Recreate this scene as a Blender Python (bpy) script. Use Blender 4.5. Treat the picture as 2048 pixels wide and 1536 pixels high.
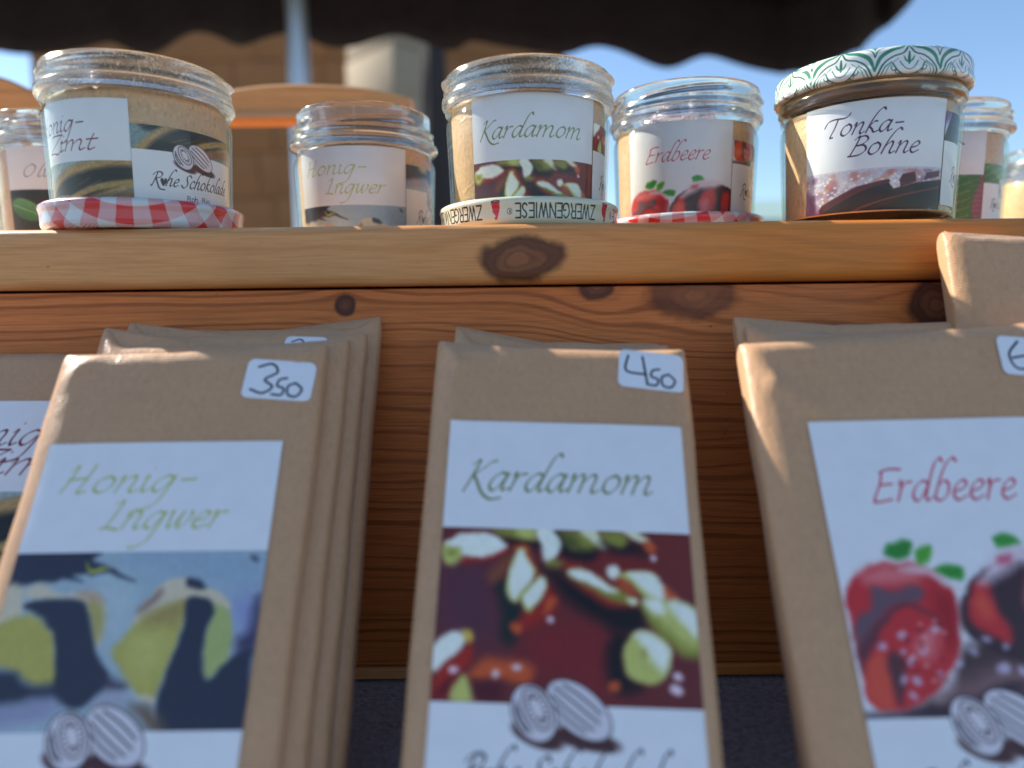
import bpy, bmesh, math, random
import numpy as np
from mathutils import Vector, Matrix, noise, Euler

sc = bpy.context.scene
for o in list(bpy.data.objects): bpy.data.objects.remove(o)

# ------------------------------------------------------------------ camera (eye at the world origin, metres)
FPX, PITCH, ROLL = 1417.2, -.1042, -.0122          # focal length in photograph pixels (2048 wide), tilt, roll
cam_d = bpy.data.cameras.new('camera'); cam = bpy.data.objects.new('camera', cam_d); sc.collection.objects.link(cam)
sc.camera = cam
cam_d.sensor_width = 36; cam_d.lens = FPX/2048*36
cam_d.clip_start = .01; cam_d.clip_end = 3000
F0 = Vector((0, math.cos(PITCH), math.sin(PITCH))); U0 = Vector((0, -math.sin(PITCH), math.cos(PITCH))); R0 = Vector((1, 0, 0))
cR, sR = math.cos(ROLL), math.sin(ROLL)
RR = R0*cR+U0*sR; UU = U0*cR-R0*sR
cam.matrix_world = Matrix(((RR.x, UU.x, -F0.x, 0), (RR.y, UU.y, -F0.y, 0), (RR.z, UU.z, -F0.z, 0), (0, 0, 0, 1)))
cam_d.dof.use_dof = True; cam_d.dof.focus_distance = .299; cam_d.dof.aperture_fstop = 4.4
def ray(px, py): return F0+RR*((px-1024)/FPX)-UU*((py-768)/FPX)
def at(px, py, Y): d = ray(px, py); return d*(Y/d.y)
def on_cyl(px, py, cx, cy, r):
    """where the sight line meets an upright cylinder: angle round it (0 = facing -Y, + towards +X) and height"""
    d = ray(px, py); a = d.x*d.x+d.y*d.y; b = d.x*cx+d.y*cy; c = cx*cx+cy*cy-r*r
    t = (b-math.sqrt(max(b*b-a*c, 0)))/a; p = d*t
    return math.atan2(p.x-cx, -(p.y-cy)), p.z

# ------------------------------------------------------------------ sky, sun, exposure
EL, AZ = math.radians(36), math.radians(-60)        # sun: behind the jars to the left
SUN = Vector((math.sin(AZ)*math.cos(EL), math.cos(AZ)*math.cos(EL), math.sin(EL)))
w = bpy.data.worlds.new('World'); sc.world = w; w.use_nodes = True
nt = w.node_tree; nt.nodes.clear()
sky = nt.nodes.new('ShaderNodeTexSky'); sky.sky_type = 'NISHITA'; sky.sun_disc = False
sky.sun_elevation = EL; sky.sun_rotation = AZ; sky.air_density = 1.0; sky.dust_density = .15; sky.ozone_density = 3.0; sky.altitude = 300
bg = nt.nodes.new('ShaderNodeBackground'); bg.inputs['Strength'].default_value = .1
wo = nt.nodes.new('ShaderNodeOutputWorld')
nt.links.new(sky.outputs[0], bg.inputs[0]); nt.links.new(bg.outputs[0], wo.inputs[0])
sd = bpy.data.lights.new('sun', 'SUN'); sd.energy = 5.0; sd.angle = math.radians(.53); sd.color = (1, .93, .82)
so = bpy.data.objects.new('sun', sd); sc.collection.objects.link(so)
so.rotation_euler = SUN.to_track_quat('Z', 'Y').to_euler(); so.location = SUN*30
sc.view_settings.view_transform = 'Standard'; sc.view_settings.look = 'None'
sc.view_settings.exposure = 1.04; sc.view_settings.gamma = 1; sc.view_settings.use_curve_mapping = False
cy_ = sc.cycles
cy_.max_bounces = 14; cy_.transparent_max_bounces = 32; cy_.transmission_bounces = 12; cy_.glossy_bounces = 6; cy_.diffuse_bounces = 5
cy_.caustics_refractive = False; cy_.caustics_reflective = False; cy_.sample_clamp_indirect = 4; cy_.use_denoising = True
try: cy_.denoiser = 'OPENIMAGEDENOISE'
except Exception: pass
# ------------------------------------------------------------------ materials
def nd(nt, typ, ins=None, **attr):
    n = nt.nodes.new('ShaderNode'+typ)
    for k, v in attr.items(): setattr(n, k, v)
    for k, v in (ins or {}).items():
        if isinstance(v, bpy.types.NodeSocket): nt.links.new(v, n.inputs[k])
        else: n.inputs[k].default_value = v
    return n
def mth(nt, op, a, b=0., c=0., clamp=False):
    return nd(nt, 'Math', {0: a, 1: b, 2: c}, operation=op, use_clamp=clamp).outputs[0]
def mixc(nt, f, a, b, mode='MIX'):
    n = nd(nt, 'Mix', {0: f}, data_type='RGBA', blend_type=mode)
    for k, v in ((6, a), (7, b)):
        if isinstance(v, bpy.types.NodeSocket): nt.links.new(v, n.inputs[k])
        else: n.inputs[k].default_value = (*v, 1) if len(v) == 3 else v
    return n.outputs[2]
def ramp(nt, f, stops, interp='LINEAR'):
    n = nd(nt, 'ValToRGB', {0: f}); e = n.color_ramp; e.interpolation = interp
    while len(e.elements) < len(stops): e.elements.new(.5)
    for q, (p, c) in zip(e.elements, stops): q.position = p; q.color = (*c, 1) if not isinstance(c, (int, float)) else (c, c, c, 1)
    return n.outputs[0]
def newmat(name):
    m = bpy.data.materials.new(name); m.use_nodes = True; t = m.node_tree; t.nodes.clear()
    out = t.nodes.new('ShaderNodeOutputMaterial'); return m, t, out
def principled(t, out, col, rough=.5, metal=0., normal=None, **kw):
    ins = {'Base Color': col if isinstance(col, bpy.types.NodeSocket) else (*col, 1), 'Roughness': rough, 'Metallic': metal}
    if normal is not None: ins['Normal'] = normal
    ins.update(kw); p = nd(t, 'BsdfPrincipled', ins); t.links.new(p.outputs[0], out.inputs[0]); return p
def bump(t, h, s, d=.001): return nd(t, 'Bump', {'Height': h, 'Strength': s, 'Distance': d}).outputs[0]
def objco(t): return nd(t, 'TexCoord').outputs['Object']
def scaled(t, v, s): return nd(t, 'Mapping', {'Vector': v, 'Scale': s}).outputs[0]
def tex_noise(t, v, scale, detail=3., rough=.5, dims='3D', **kw): return nd(t, 'TexNoise', {'Vector': v, 'Scale': scale, 'Detail': detail, 'Roughness': rough}, noise_dimensions=dims)

def plain(name, col, rough=.6, metal=0., var=.12, scale=30, bmp=0.):
    m, t, out = newmat(name); n = tex_noise(t, objco(t), scale, 4).outputs[0]
    c = mixc(t, n, [x*(1-var) for x in col], [min(x*(1+var), 1) for x in col])
    principled(t, out, c, rough, metal, bump(t, n, bmp, .002) if bmp else None); return m

def wood(name, knots, light, dark, freq=420., wob=.004, contrast=.6, ang=0., gloss=.42, light2=None):
    """pine: uneven growth lines along x that flow round the knots; knots are (x, z, rx, rz, depth, colour core)"""
    m, t, out = newmat(name); co = objco(t); sp = nd(t, 'SeparateXYZ', {0: co}); x, y, z = sp.outputs
    n1 = tex_noise(t, scaled(t, co, (5, 20, 18)), 1., 3).outputs[0]; n2 = tex_noise(t, scaled(t, co, (30, 60, 160)), 1., 2).outputs[0]
    Fz = mth(t, 'ADD', z, mth(t, 'MULTIPLY', mth(t, 'SUBTRACT', n1, .5), wob*6)); Fz = mth(t, 'ADD', Fz, mth(t, 'MULTIPLY', mth(t, 'SUBTRACT', n2, .5), wob*.5))
    Fz = mth(t, 'ADD', Fz, mth(t, 'MULTIPLY', x, math.tan(ang))); Fz = mth(t, 'ADD', Fz, mth(t, 'MULTIPLY', y, .6))
    kmask = None; kring = None
    kn = tex_noise(t, co, 90., 3).outputs[0]
    for (kx, kz, rx, rz, dep) in knots:
        dx = mth(t, 'DIVIDE', mth(t, 'SUBTRACT', x, kx), rx); dz = mth(t, 'DIVIDE', mth(t, 'SUBTRACT', z, kz), rz)
        d2 = mth(t, 'ADD', mth(t, 'MULTIPLY', dx, dx), mth(t, 'MULTIPLY', dz, dz)); d = mth(t, 'SQRT', d2)
        g = mth(t, 'POWER', 2.718, mth(t, 'MULTIPLY', d2, -.16))
        Fz = mth(t, 'SUBTRACT', Fz, mth(t, 'MULTIPLY', mth(t, 'MULTIPLY', mth(t, 'SUBTRACT', z, kz), g), .85))
        dd = mth(t, 'ADD', d, mth(t, 'MULTIPLY', mth(t, 'SUBTRACT', kn, .5), .75))
        k = mth(t, 'MULTIPLY', mth(t, 'SUBTRACT', 1.0, nd(t, 'MapRange', {0: dd, 1: .75, 2: 1.15}, interpolation_type='SMOOTHSTEP').outputs[0]), dep)
        rg = mth(t, 'ABSOLUTE', mth(t, 'SINE', mth(t, 'MULTIPLY', dd, 11.)))
        rg = mth(t, 'ADD', mth(t, 'MULTIPLY', rg, mth(t, 'MULTIPLY', mth(t, 'SUBTRACT', 1.0, dd, clamp=True), .8)), mth(t, 'MULTIPLY', mth(t, 'POWER', mth(t, 'SUBTRACT', 1.0, dd, clamp=True), 1.5), .9)); rg = mth(t, 'MULTIPLY', rg, min(1., rx/.011))
        kmask = k if kmask is None else mth(t, 'MAXIMUM', kmask, k)
        kring = mth(t, 'MULTIPLY', rg, k) if kring is None else mth(t, 'ADD', kring, mth(t, 'MULTIPLY', rg, k))
    ln = nd(t, 'TexNoise', {'W': mth(t, 'MULTIPLY', Fz, freq), 'Scale': 1., 'Detail': 1.5, 'Roughness': .45}, noise_dimensions='1D').outputs[0]
    lines = ramp(t, ln, [(.3, 1.), (.41, .45), (.5, .12), (.6, 0.)])
    broad = tex_noise(t, scaled(t, co, (7, 30, 26)), 1., 2).outputs[0]
    fib = tex_noise(t, scaled(t, co, (45, 1400, 1400)), 1., 3, .6).outputs[0]
    blot = tex_noise(t, scaled(t, co, (22, 40, 60)), 1., 4, .6).outputs[0]
    base = mixc(t, broad, [c*.82 for c in light], [min(1, c*1.12) for c in light])
    if light2: base = mixc(t, nd(t, 'MapRange', {0: mth(t, 'ADD', x, mth(t, 'MULTIPLY', mth(t, 'SUBTRACT', n1, .5), .3)), 1: -.06, 2: .1}).outputs[0], base, light2)
    base = mixc(t, mth(t, 'MULTIPLY', lines, contrast), base, dark)
    base = mixc(t, mth(t, 'MULTIPLY', mth(t, 'SUBTRACT', fib, .42, clamp=True), 1.1), base, [c*.55 for c in dark])
    base = mixc(t, ramp(t, blot, [(.55, 0.), (.8, .4)]), base, [c*.62 for c in light])
    spot = tex_noise(t, scaled(t, co, (160, 160, 240)), 1., 2).outputs[0]
    base = mixc(t, ramp(t, spot, [(.74, 0.), (.79, .6)]), base, (.05, .03, .02))
    if kmask is not None:
        kc = mixc(t, mth(t, 'MULTIPLY', kring, .9, clamp=True), (.05, .017, .014), (.27, .1, .045)); base = mixc(t, kmask, base, kc)
    hgt = mth(t, 'ADD', mth(t, 'MULTIPLY', lines, .6), mth(t, 'MULTIPLY', fib, .5)); scr = tex_noise(t, scaled(t, co, (20, 300, 700)), 1., 5, .7).outputs[0]
    hgt = mth(t, 'ADD', hgt, mth(t, 'MULTIPLY', scr, .5))
    principled(t, out, base, nd(t, 'MapRange', {0: blot, 3: gloss-.1, 4: gloss+.2}).outputs[0], 0., bump(t, hgt, .35, .0006), **{'Specular IOR Level': .22}); return m

def kraft(name, col, ribs=True, fleck=0.):
    m, t, out = newmat(name); co = objco(t)
    n = tex_noise(t, scaled(t, co, (60, 60, 60)), 1., 5, .6).outputs[0]; f = tex_noise(t, scaled(t, co, (900, 900, 2600)), 1., 2).outputs[0]
    rb = nd(t, 'TexWave', {'Vector': co, 'Scale': 330., 'Distortion': 1.2, 'Detail': 2., 'Detail Scale': .6}, bands_direction='Z').outputs[1]
    rl = tex_noise(t, scaled(t, co, (25, 25, 1500)), 1., 2).outputs[0]
    c = mixc(t, n, [x*.86 for x in col], [x*1.12 for x in col]); c = mixc(t, mth(t, 'MULTIPLY', rl, .28), c, [x*.55 for x in col]); c = mixc(t, mth(t, 'MULTIPLY', f, .25), c, [min(1, x*1.35) for x in col])
    if fleck:
        k1 = tex_noise(t, scaled(t, co, (700, 700, 420)), 1., 3, .6).outputs[0]; c = mixc(t, mth(t, 'MULTIPLY', ramp(t, k1, [(.3, 1.), (.46, 0.)]), fleck), c, [x*.5 for x in col]); c = mixc(t, mth(t, 'MULTIPLY', ramp(t, k1, [(.56, 0.), (.7, 1.)]), fleck), c, [min(1, x*1.4) for x in col])
    if ribs: c = mixc(t, mth(t, 'MULTIPLY', rb, .22), c, [x*.6 for x in col])
    wr = tex_noise(t, scaled(t, co, (130, 130, 60)), 1., 4, .6).outputs[0]; cr = nd(t, 'TexVoronoi', {'Vector': nd(t, 'VectorMath', {0: scaled(t, co, (55, 55, 38)), 1: tex_noise(t, co, 60., 3).outputs[1]}, operation='ADD').outputs[0], 'Scale': 1.}, feature='DISTANCE_TO_EDGE').outputs[0]; crl = ramp(t, cr, [(0., 1.), (.05, .25), (.16, 0.)])
    wr = mth(t, 'ADD', wr, mth(t, 'MULTIPLY', mth(t, 'MULTIPLY', crl, ramp(t, n, [(.45, 0.), (.7, 1.)])), .55))
    h = mth(t, 'ADD', mth(t, 'MULTIPLY', rb, .2 if ribs else 0.), mth(t, 'ADD', mth(t, 'MULTIPLY', f, .25), mth(t, 'MULTIPLY', wr, .9)))
    nm = bump(t, h, .35, .0012)
    p = principled(t, out, c, .38, 0., nm, **{'Specular IOR Level': .45, 'Sheen Weight': .22, 'Sheen Roughness': .35})
    tr = nd(t, 'BsdfTranslucent', {'Color': c, 'Normal': nm}); mx = nd(t, 'MixShader', {0: .12, 1: p.outputs[0], 2: tr.outputs[0]}); t.links.new(mx.outputs[0], out.inputs[0]); return m

def printed(name, art, rough=.38, ext='EXTEND', coat=0.):
    im = bpy.data.images.new(name, art.a.shape[1], art.a.shape[0]); a = np.ones((*art.a.shape[:2], 4), np.float32); a[..., :3] = np.clip(art.a, 0, 1)[::-1]
    im.pixels.foreach_set(a.ravel()); im.update(); im.pack()
    m, t, out = newmat(name); tx = nd(t, 'TexImage', {'Vector': nd(t, 'UVMap').outputs[0]}, image=im, extension=ext)
    n = tex_noise(t, objco(t), 140., 4).outputs[0]
    c = mixc(t, 1., tx.outputs[0], mixc(t, n, (.9, .9, .9), (1, 1, 1)), 'MULTIPLY')
    principled(t, out, c, rough, 0., bump(t, n, .12, .001), **{'Specular IOR Level': .35, 'Coat Weight': coat}); return m

def facing(t): return nd(t, 'LayerWeight', {'Blend': .5}).outputs['Facing']
def glass_wall(name):
    m, t, out = newmat(name); f = mth(t, 'POWER', facing(t), 5.); f = mth(t, 'ADD', mth(t, 'MULTIPLY', f, .55), .014)
    n = tex_noise(t, objco(t), 90., 3).outputs[0]
    gl = nd(t, 'BsdfGlossy', {'Color': (.92, .88, .8, 1), 'Roughness': .04, 'Normal': bump(t, n, .1, .0006)})
    tr = nd(t, 'BsdfTransparent', {'Color': mixc(t, mth(t, 'POWER', facing(t), 3.), (.99, .995, .99), (.8, .9, .85))})
    mx = nd(t, 'MixShader', {0: f, 1: tr.outputs[0], 2: gl.outputs[0]}); t.links.new(mx.outputs[0], out.inputs[0]); return m
def glass_neck(name, drops=0., tint=(.97, .965, .9), clear=.3):
    m, t, out = newmat(name); co = objco(t)
    n = tex_noise(t, co, 60., 3).outputs[0]; h = mth(t, 'MULTIPLY', n, .6); rough = .012
    if drops:
        v = nd(t, 'TexVoronoi', {'Vector': co, 'Scale': 900.}).outputs[0]; big = tex_noise(t, co, 700., 3, .7).outputs[0]
        h = mth(t, 'ADD', h, mth(t, 'MULTIPLY', mth(t, 'ADD', mth(t, 'MULTIPLY', v, .5), big), drops*.35)); rough = .05
    nm = bump(t, h, .5, .0008)
    g = nd(t, 'BsdfGlass', {'Color': (*tint, 1), 'Roughness': rough, 'IOR': 1.47, 'Normal': nm})
    gl = nd(t, 'BsdfGlossy', {'Color': (.95, .9, .8, 1), 'Roughness': .13, 'Normal': nm})
    tr = nd(t, 'BsdfTransparent', {'Color': mixc(t, mth(t, 'POWER', facing(t), 2.), (.97, .985, .975), (.7, .84, .78))})
    f = mth(t, 'ADD', mth(t, 'MULTIPLY', mth(t, 'POWER', facing(t), 3.), .35), .06)
    a = nd(t, 'MixShader', {0: f, 1: tr.outputs[0], 2: gl.outputs[0]}); mx = nd(t, 'MixShader', {0: 1-clear, 1: a.outputs[0], 2: g.outputs[0]})
    if drops:
        fl = tex_noise(t, co, 2300., 2, .6).outputs[0]; pat = tex_noise(t, co, 110., 3).outputs[0]
        fk = mth(t, 'MULTIPLY', ramp(t, fl, [(.58, 0.), (.68, 1.)]), ramp(t, pat, [(.35, .25), (.6, .85)]))
        ds = nd(t, 'MixShader', {0: .5, 1: nd(t, 'BsdfDiffuse', {'Color': (.8, .74, .62, 1)}).outputs[0], 2: nd(t, 'BsdfTranslucent', {'Color': (.85, .78, .64, 1)}).outputs[0]})
        mx = nd(t, 'MixShader', {0: mth(t, 'MULTIPLY', fk, drops), 1: mx.outputs[0], 2: ds.outputs[0]})
    t.links.new(mx.outputs[0], out.inputs[0]); return m
def gingham(name):
    """printed tin: red and white checks, fine hatching where the stripes overlap"""
    m, t, out = newmat(name); sp = nd(t, 'SeparateXYZ', {0: nd(t, 'UVMap').outputs[0]}); u, v, _ = sp.outputs
    a = mth(t, 'GREATER_THAN', mth(t, 'FRACT', mth(t, 'ADD', u, 50.)), .5); b = mth(t, 'GREATER_THAN', mth(t, 'FRACT', mth(t, 'ADD', v, 50.)), .5)
    hu = mth(t, 'GREATER_THAN', mth(t, 'FRACT', mth(t, 'MULTIPLY', mth(t, 'ADD', mth(t, 'ADD', u, v), 50.), 14.)), .42)
    one = mth(t, 'ABSOLUTE', mth(t, 'SUBTRACT', a, b)); both = mth(t, 'MULTIPLY', a, b)
    f = mth(t, 'MAXIMUM', mth(t, 'MULTIPLY', one, mth(t, 'ADD', .12, mth(t, 'MULTIPLY', hu, .62))), both)
    c = mixc(t, f, (.58, .62, .64), (.6, .03, .035)); principled(t, out, c, .28, 0., None, **{'Coat Weight': .4, 'Coat Roughness': .1}); return m
# ------------------------------------------------------------------ printed artwork (drawn here, stroke by stroke)
def cat(pts, closed=False, n=10):
    P_ = [np.array(p, float) for p in pts]
    if len(P_) < 3 and not closed: return np.array(P_)
    if closed: Q = [P_[-1]] + P_ + [P_[0], P_[1]]
    else: Q = [2*P_[0]-P_[1]] + P_ + [2*P_[-1]-P_[-2]]
    out = []
    for i in range(1, len(Q)-2):
        a, b, c, d = Q[i-1], Q[i], Q[i+1], Q[i+2]
        for t in np.linspace(0, 1, n, endpoint=False):
            out.append(.5*((2*b)+(c-a)*t+(2*a-5*b+4*c-d)*t*t+(3*b-a-3*c+d)*t**3))
    out.append(Q[-2]); return np.array(out)

def vnoise(h, w, cells, seed, octs=3):
    r = np.random.RandomState(seed); out = np.zeros((h, w)); amp = 1; tot = 0
    for o in range(octs):
        cy = max(2, int(cells*h/w))+1; cx = cells+1
        g = r.rand(cy+1, cx+1)
        y = np.linspace(0, cy-.001, h); x = np.linspace(0, cx-.001, w)
        yi = y.astype(int); xi = x.astype(int)
        fy = (y-yi)[:, None]; fx = (x-xi)[None]; fy = fy*fy*(3-2*fy); fx = fx*fx*(3-2*fx)
        a = g[yi][:, xi]; b = g[yi][:, np.minimum(xi+1, cx)]; c = g[np.minimum(yi+1, cy)][:, xi]; d = g[np.minimum(yi+1, cy)][:, np.minimum(xi+1, cx)]
        out += amp*((a*(1-fx)+b*fx)*(1-fy)+(c*(1-fx)+d*fx)*fy); tot += amp; amp *= .5; cells *= 2
    return out/tot

class Art:
    """a print: u runs 0..1 across, v runs 0..asp down; colours as 0-255 print colours"""
    def __init__(s, W, asp, bg):
        s.W = W; s.H = int(W*asp); s.a = np.empty((s.H, W, 3)); s.a[:] = np.array(bg)/255.
        s.clip = (0, 1, 0, asp)
    def box(s, x0, x1, y0, y1):
        cx0, cx1, cy0, cy1 = s.clip
        X0 = max(int(max(x0, cx0)*s.W), 0); X1 = min(int(math.ceil(min(x1, cx1)*s.W)), s.W)
        Y0 = max(int(max(y0, cy0)*s.W), 0); Y1 = min(int(math.ceil(min(y1, cy1)*s.W)), s.H)
        if X1 <= X0 or Y1 <= Y0: return None
        yy, xx = np.mgrid[Y0:Y1, X0:X1]
        return (slice(Y0, Y1), slice(X0, X1)), (xx+.5)/s.W, (yy+.5)/s.W
    def put(s, sl, al, col):
        c = np.array(col)/255.
        s.a[sl] = s.a[sl]*(1-al[..., None]) + c*al[..., None]
    def rect(s, x0, x1, y0, y1, col):
        b = s.box(x0, x1, y0, y1)
        if b: s.put(b[0], np.ones(b[1].shape), col)
    def ell(s, cx, cy, rx, ry, ang, col, col2=None, soft=.012, al=1.):
        r = max(rx, ry)+soft; b = s.box(cx-r, cx+r, cy-r, cy+r)
        if not b: return
        c, q = math.cos(math.radians(ang)), math.sin(math.radians(ang))
        dx, dy = b[1]-cx, b[2]-cy; p = (dx*c+dy*q)/rx; t = (-dx*q+dy*c)/ry
        d = (1-np.sqrt(p*p+t*t))*min(rx, ry)
        A = np.clip(d/soft+.5, 0, 1)*al
        if col2 is None: s.put(b[0], A, col)
        else:
            k = np.clip(t*.5+.5, 0, 1)[..., None]; C = np.array(col)/255.*(1-k)+np.array(col2)/255.*k
            s.a[b[0]] = s.a[b[0]]*(1-A[..., None])+C*A[..., None]
    def poly(s, pts, col, soft=.006, smooth=True, al=1.):
        p = cat(pts, True, 6) if smooth else np.array(list(pts)+[pts[0]], float)
        b = s.box(p[:, 0].min()-soft, p[:, 0].max()+soft, p[:, 1].min()-soft, p[:, 1].max()+soft)
        if not b: return
        x, y = b[1], b[2]; ins = np.zeros(x.shape, bool); dm = np.full(x.shape, 9.)
        for i in range(len(p)-1):
            (x1, y1), (x2, y2) = p[i], p[i+1]
            if y1 != y2: ins ^= ((y1 > y) != (y2 > y)) & (x < (x2-x1)*(y-y1)/(y2-y1)+x1)
            L = (x2-x1)**2+(y2-y1)**2+1e-12; t = np.clip(((x-x1)*(x2-x1)+(y-y1)*(y2-y1))/L, 0, 1)
            dm = np.minimum(dm, (x-x1-t*(x2-x1))**2+(y-y1-t*(y2-y1))**2)
        d = np.sqrt(dm)*np.where(ins, 1, -1)
        s.put(b[0], np.clip(d/soft+.5, 0, 1)*al, col)
    def stroke(s, pts, w, col, smooth=True, nib=None, taper=False, al=1., soft=None):
        p = cat(pts) if smooth else np.array(pts, float)
        soft = soft or 1.2/s.W
        b = s.box(p[:, 0].min()-w, p[:, 0].max()+w, p[:, 1].min()-w, p[:, 1].max()+w)
        if not b: return
        x, y = b[1], b[2]; best = np.full(x.shape, -9.)
        n = len(p)-1
        for i in range(n):
            (x1, y1), (x2, y2) = p[i], p[i+1]
            L = (x2-x1)**2+(y2-y1)**2+1e-12; t = np.clip(((x-x1)*(x2-x1)+(y-y1)*(y2-y1))/L, 0, 1)
            d = np.sqrt((x-x1-t*(x2-x1))**2+(y-y1-t*(y2-y1))**2)
            ww = w
            if nib is not None: ww = w*(.3+.7*abs(math.sin(math.atan2(y2-y1, x2-x1)-nib)))
            if taper: ww *= math.sin(math.pi*min(max((i+.5)/n, .08), .92))**.5
            best = np.maximum(best, ww/2-d)
        s.put(b[0], np.clip(best/soft+.5, 0, 1)*al, col)
    def grain(s, x0, x1, y0, y1, amt, cells, seed):
        b = s.box(x0, x1, y0, y1)
        if b: s.a[b[0]] = np.clip(s.a[b[0]]*(1+amt*(vnoise(*b[1].shape, cells, seed)[..., None]-.5)*2), 0, 1)
    def blur(s, x0, x1, y0, y1, k):
        b = s.box(x0, x1, y0, y1); q = s.a[b[0]]
        for ax in (0, 1):
            for _ in range(2):
                acc = np.zeros_like(q)
                pad = [(0, 0)]*3; pad[ax] = (k, k); z = np.pad(q, pad, mode='edge')
                for i in range(2*k+1):
                    acc += z[i:i+q.shape[0]] if ax == 0 else z[:, i:i+q.shape[1]]
                q = acc/(2*k+1)
        s.a[b[0]] = q

BOWL = [(.75, .85), (.5, 1), (.2, .75), (.08, .3), (.25, 0), (.5, .2), (.74, .85)]
ASC = [(.95, 2.0), (.82, 2.16), (.58, 1.95), (.36, 1.4), (.2, .7), (.1, 0)]
GL = {
 'a': (.98, [BOWL, [(.78, 1), (.68, .4), (.72, .04), (.98, .16)]]),
 'o': (.9, [[(.5, 1), (.18, .78), (.1, .25), (.38, 0), (.7, .3), (.74, .75), (.5, 1), (.4, .88)]]),
 'e': (.76, [[(.12, .42), (.52, .6), (.62, .85), (.45, 1), (.18, .75), (.08, .3), (.3, 0), (.7, .22)]]),
 'n': (.95, [[(.02, .8), (.16, 1), (.15, .6), (.08, 0)], [(.12, .5), (.38, .9), (.6, 1), (.66, .75), (.6, .2), (.7, 0), (.92, .16)]]),
 'm': (1.5, [[(.02, .8), (.16, 1), (.15, .6), (.08, 0)], [(.12, .5), (.36, .9), (.56, 1), (.62, .75), (.56, 0)], [(.6, .5), (.86, .9), (1.08, 1), (1.16, .75), (1.1, .2), (1.2, 0), (1.44, .16)]]),
 'r': (.66, [[(.02, .82), (.16, 1), (.15, .5), (.08, 0)], [(.13, .5), (.34, .9), (.62, .97)]]),
 'i': (.44, [[(.02, .82), (.16, 1), (.12, .4), (.18, .02), (.4, .16)], [(.24, 1.42), (.28, 1.48)]]),
 'g': (.95, [BOWL, [(.78, 1), (.68, .2), (.5, -.7), (.15, -1.05), (-.15, -1.1)]]),
 'd': (.98, [BOWL, [(1.3, 2.0), (1.2, 2.16), (.98, 1.9), (.8, 1.1), (.68, .25), (.76, .02), (.98, .16)]]),
 'b': (.86, [ASC[:5]+[(.12, .15), (.36, 0), (.66, .3), (.68, .8), (.48, .98), (.2, .72)]]),
 'h': (.98, [ASC, [(.14, .5), (.4, .9), (.6, 1), (.66, .7), (.6, .18), (.7, 0), (.94, .16)]]),
 'k': (.92, [ASC, [(.66, .98), (.45, .95), (.2, .55)], [(.22, .55), (.45, .3), (.65, .02), (.95, .14)]]),
 'l': (.46, [ASC[:5]+[(.13, .12), (.24, 0), (.44, .16)]]),
 't': (.56, [[(.32, 1.5), (.22, .9), (.14, .15), (.28, 0), (.52, .18)], [(-.05, .98), (.58, 1.04)]]),
 'w': (1.15, [[(.02, .9), (.14, 1), (.14, .4), (.22, .03), (.45, .35), (.62, 1)], [(.62, 1), (.56, .4), (.65, .03), (.92, .35), (1.02, .8), (.95, 1)]]),
 'c': (.7, [[(.65, .85), (.45, 1), (.18, .75), (.08, .3), (.3, 0), (.66, .2)]]),
 'v': (.8, [[(.02, .9), (.14, 1), (.2, .4), (.26, .02), (.6, .5), (.68, 1)]]),
 '-': (.8, [[(.12, .72), (.66, .76)]]), ' ': (.5, []),
 'H': (1.15, [[(0, 1.4), (.2, 1.66), (.16, .9), (.02, 0)], [(.86, 1.75), (.78, .9), (.66, .08), (.78, 0), (.98, .1)], [(.08, .82), (.8, .9)]]),
 'K': (1.0, [[(.0, 1.42), (.28, 1.66), (.18, .8), (.0, -.08)], [(1.05, 1.68), (.8, 1.55), (.5, 1.15), (.2, .85)], [(.2, .88), (.5, .4), (.85, -.15), (1.3, -.48), (1.75, -.4)]]),
 'E': (1.0, [[(1.05, 1.62), (.6, 1.64), (.25, 1.5), (.2, .9), (.02, .1), (.2, -.02), (.8, .1)], [(.1, 1.45), (.3, 1.6)], [(.18, .82), (.74, .88)]]),
 'Z': (1.0, [[(.05, 1.4), (.2, 1.62), (1.15, 1.62)], [(1.15, 1.62), (.5, .75), (-.15, .02)], [(-.15, .02), (.4, -.02), (.8, -.15), (1.1, .12)]]),
 'T': (.95, [[(-.42, .95), (-.25, 1.45), (.2, 1.62), (.9, 1.6), (1.2, 1.72), (1.32, 2.0)], [(.5, 1.6), (.42, .8), (.26, .05), (.45, .0)]]),
 'B': (1.1, [[(.0, 1.4), (.28, 1.66), (.18, .8), (.0, 0)], [(.15, 1.58), (.65, 1.68), (.88, 1.35), (.62, .98), (.22, .88)], [(.26, .88), (.75, .86), (.96, .45), (.6, .05), (-.1, 0)]]),
 'I': (.72, [[(.0, 1.45), (.3, 1.66), (.2, .8), (.06, .05)], [(-.14, .02), (.2, .06), (.62, -.04)]]),
 'R': (1.0, [[(-.2, 1.25), (.05, 1.6), (.5, 1.74), (.9, 1.5), (.78, 1.08), (.25, .88)], [(.3, 1.6), (.18, .8), (.0, 0), (-.12, -.02)], [(.26, .9), (.6, .25), (1.05, -.4), (1.7, -.52)]]),
 'S': (1.0, [[(1.0, 1.45), (.75, 1.68), (.42, 1.45), (.46, 1.05), (.66, .6), (.55, .15), (.2, -.04), (-.12, .25)]]),
 'O': (1.2, [[(.65, 1.62), (.2, 1.2), (.06, .5), (.36, 0), (.82, .4), (.98, 1.2), (.65, 1.62)]]),
 '*': (.62, []),
}
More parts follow.
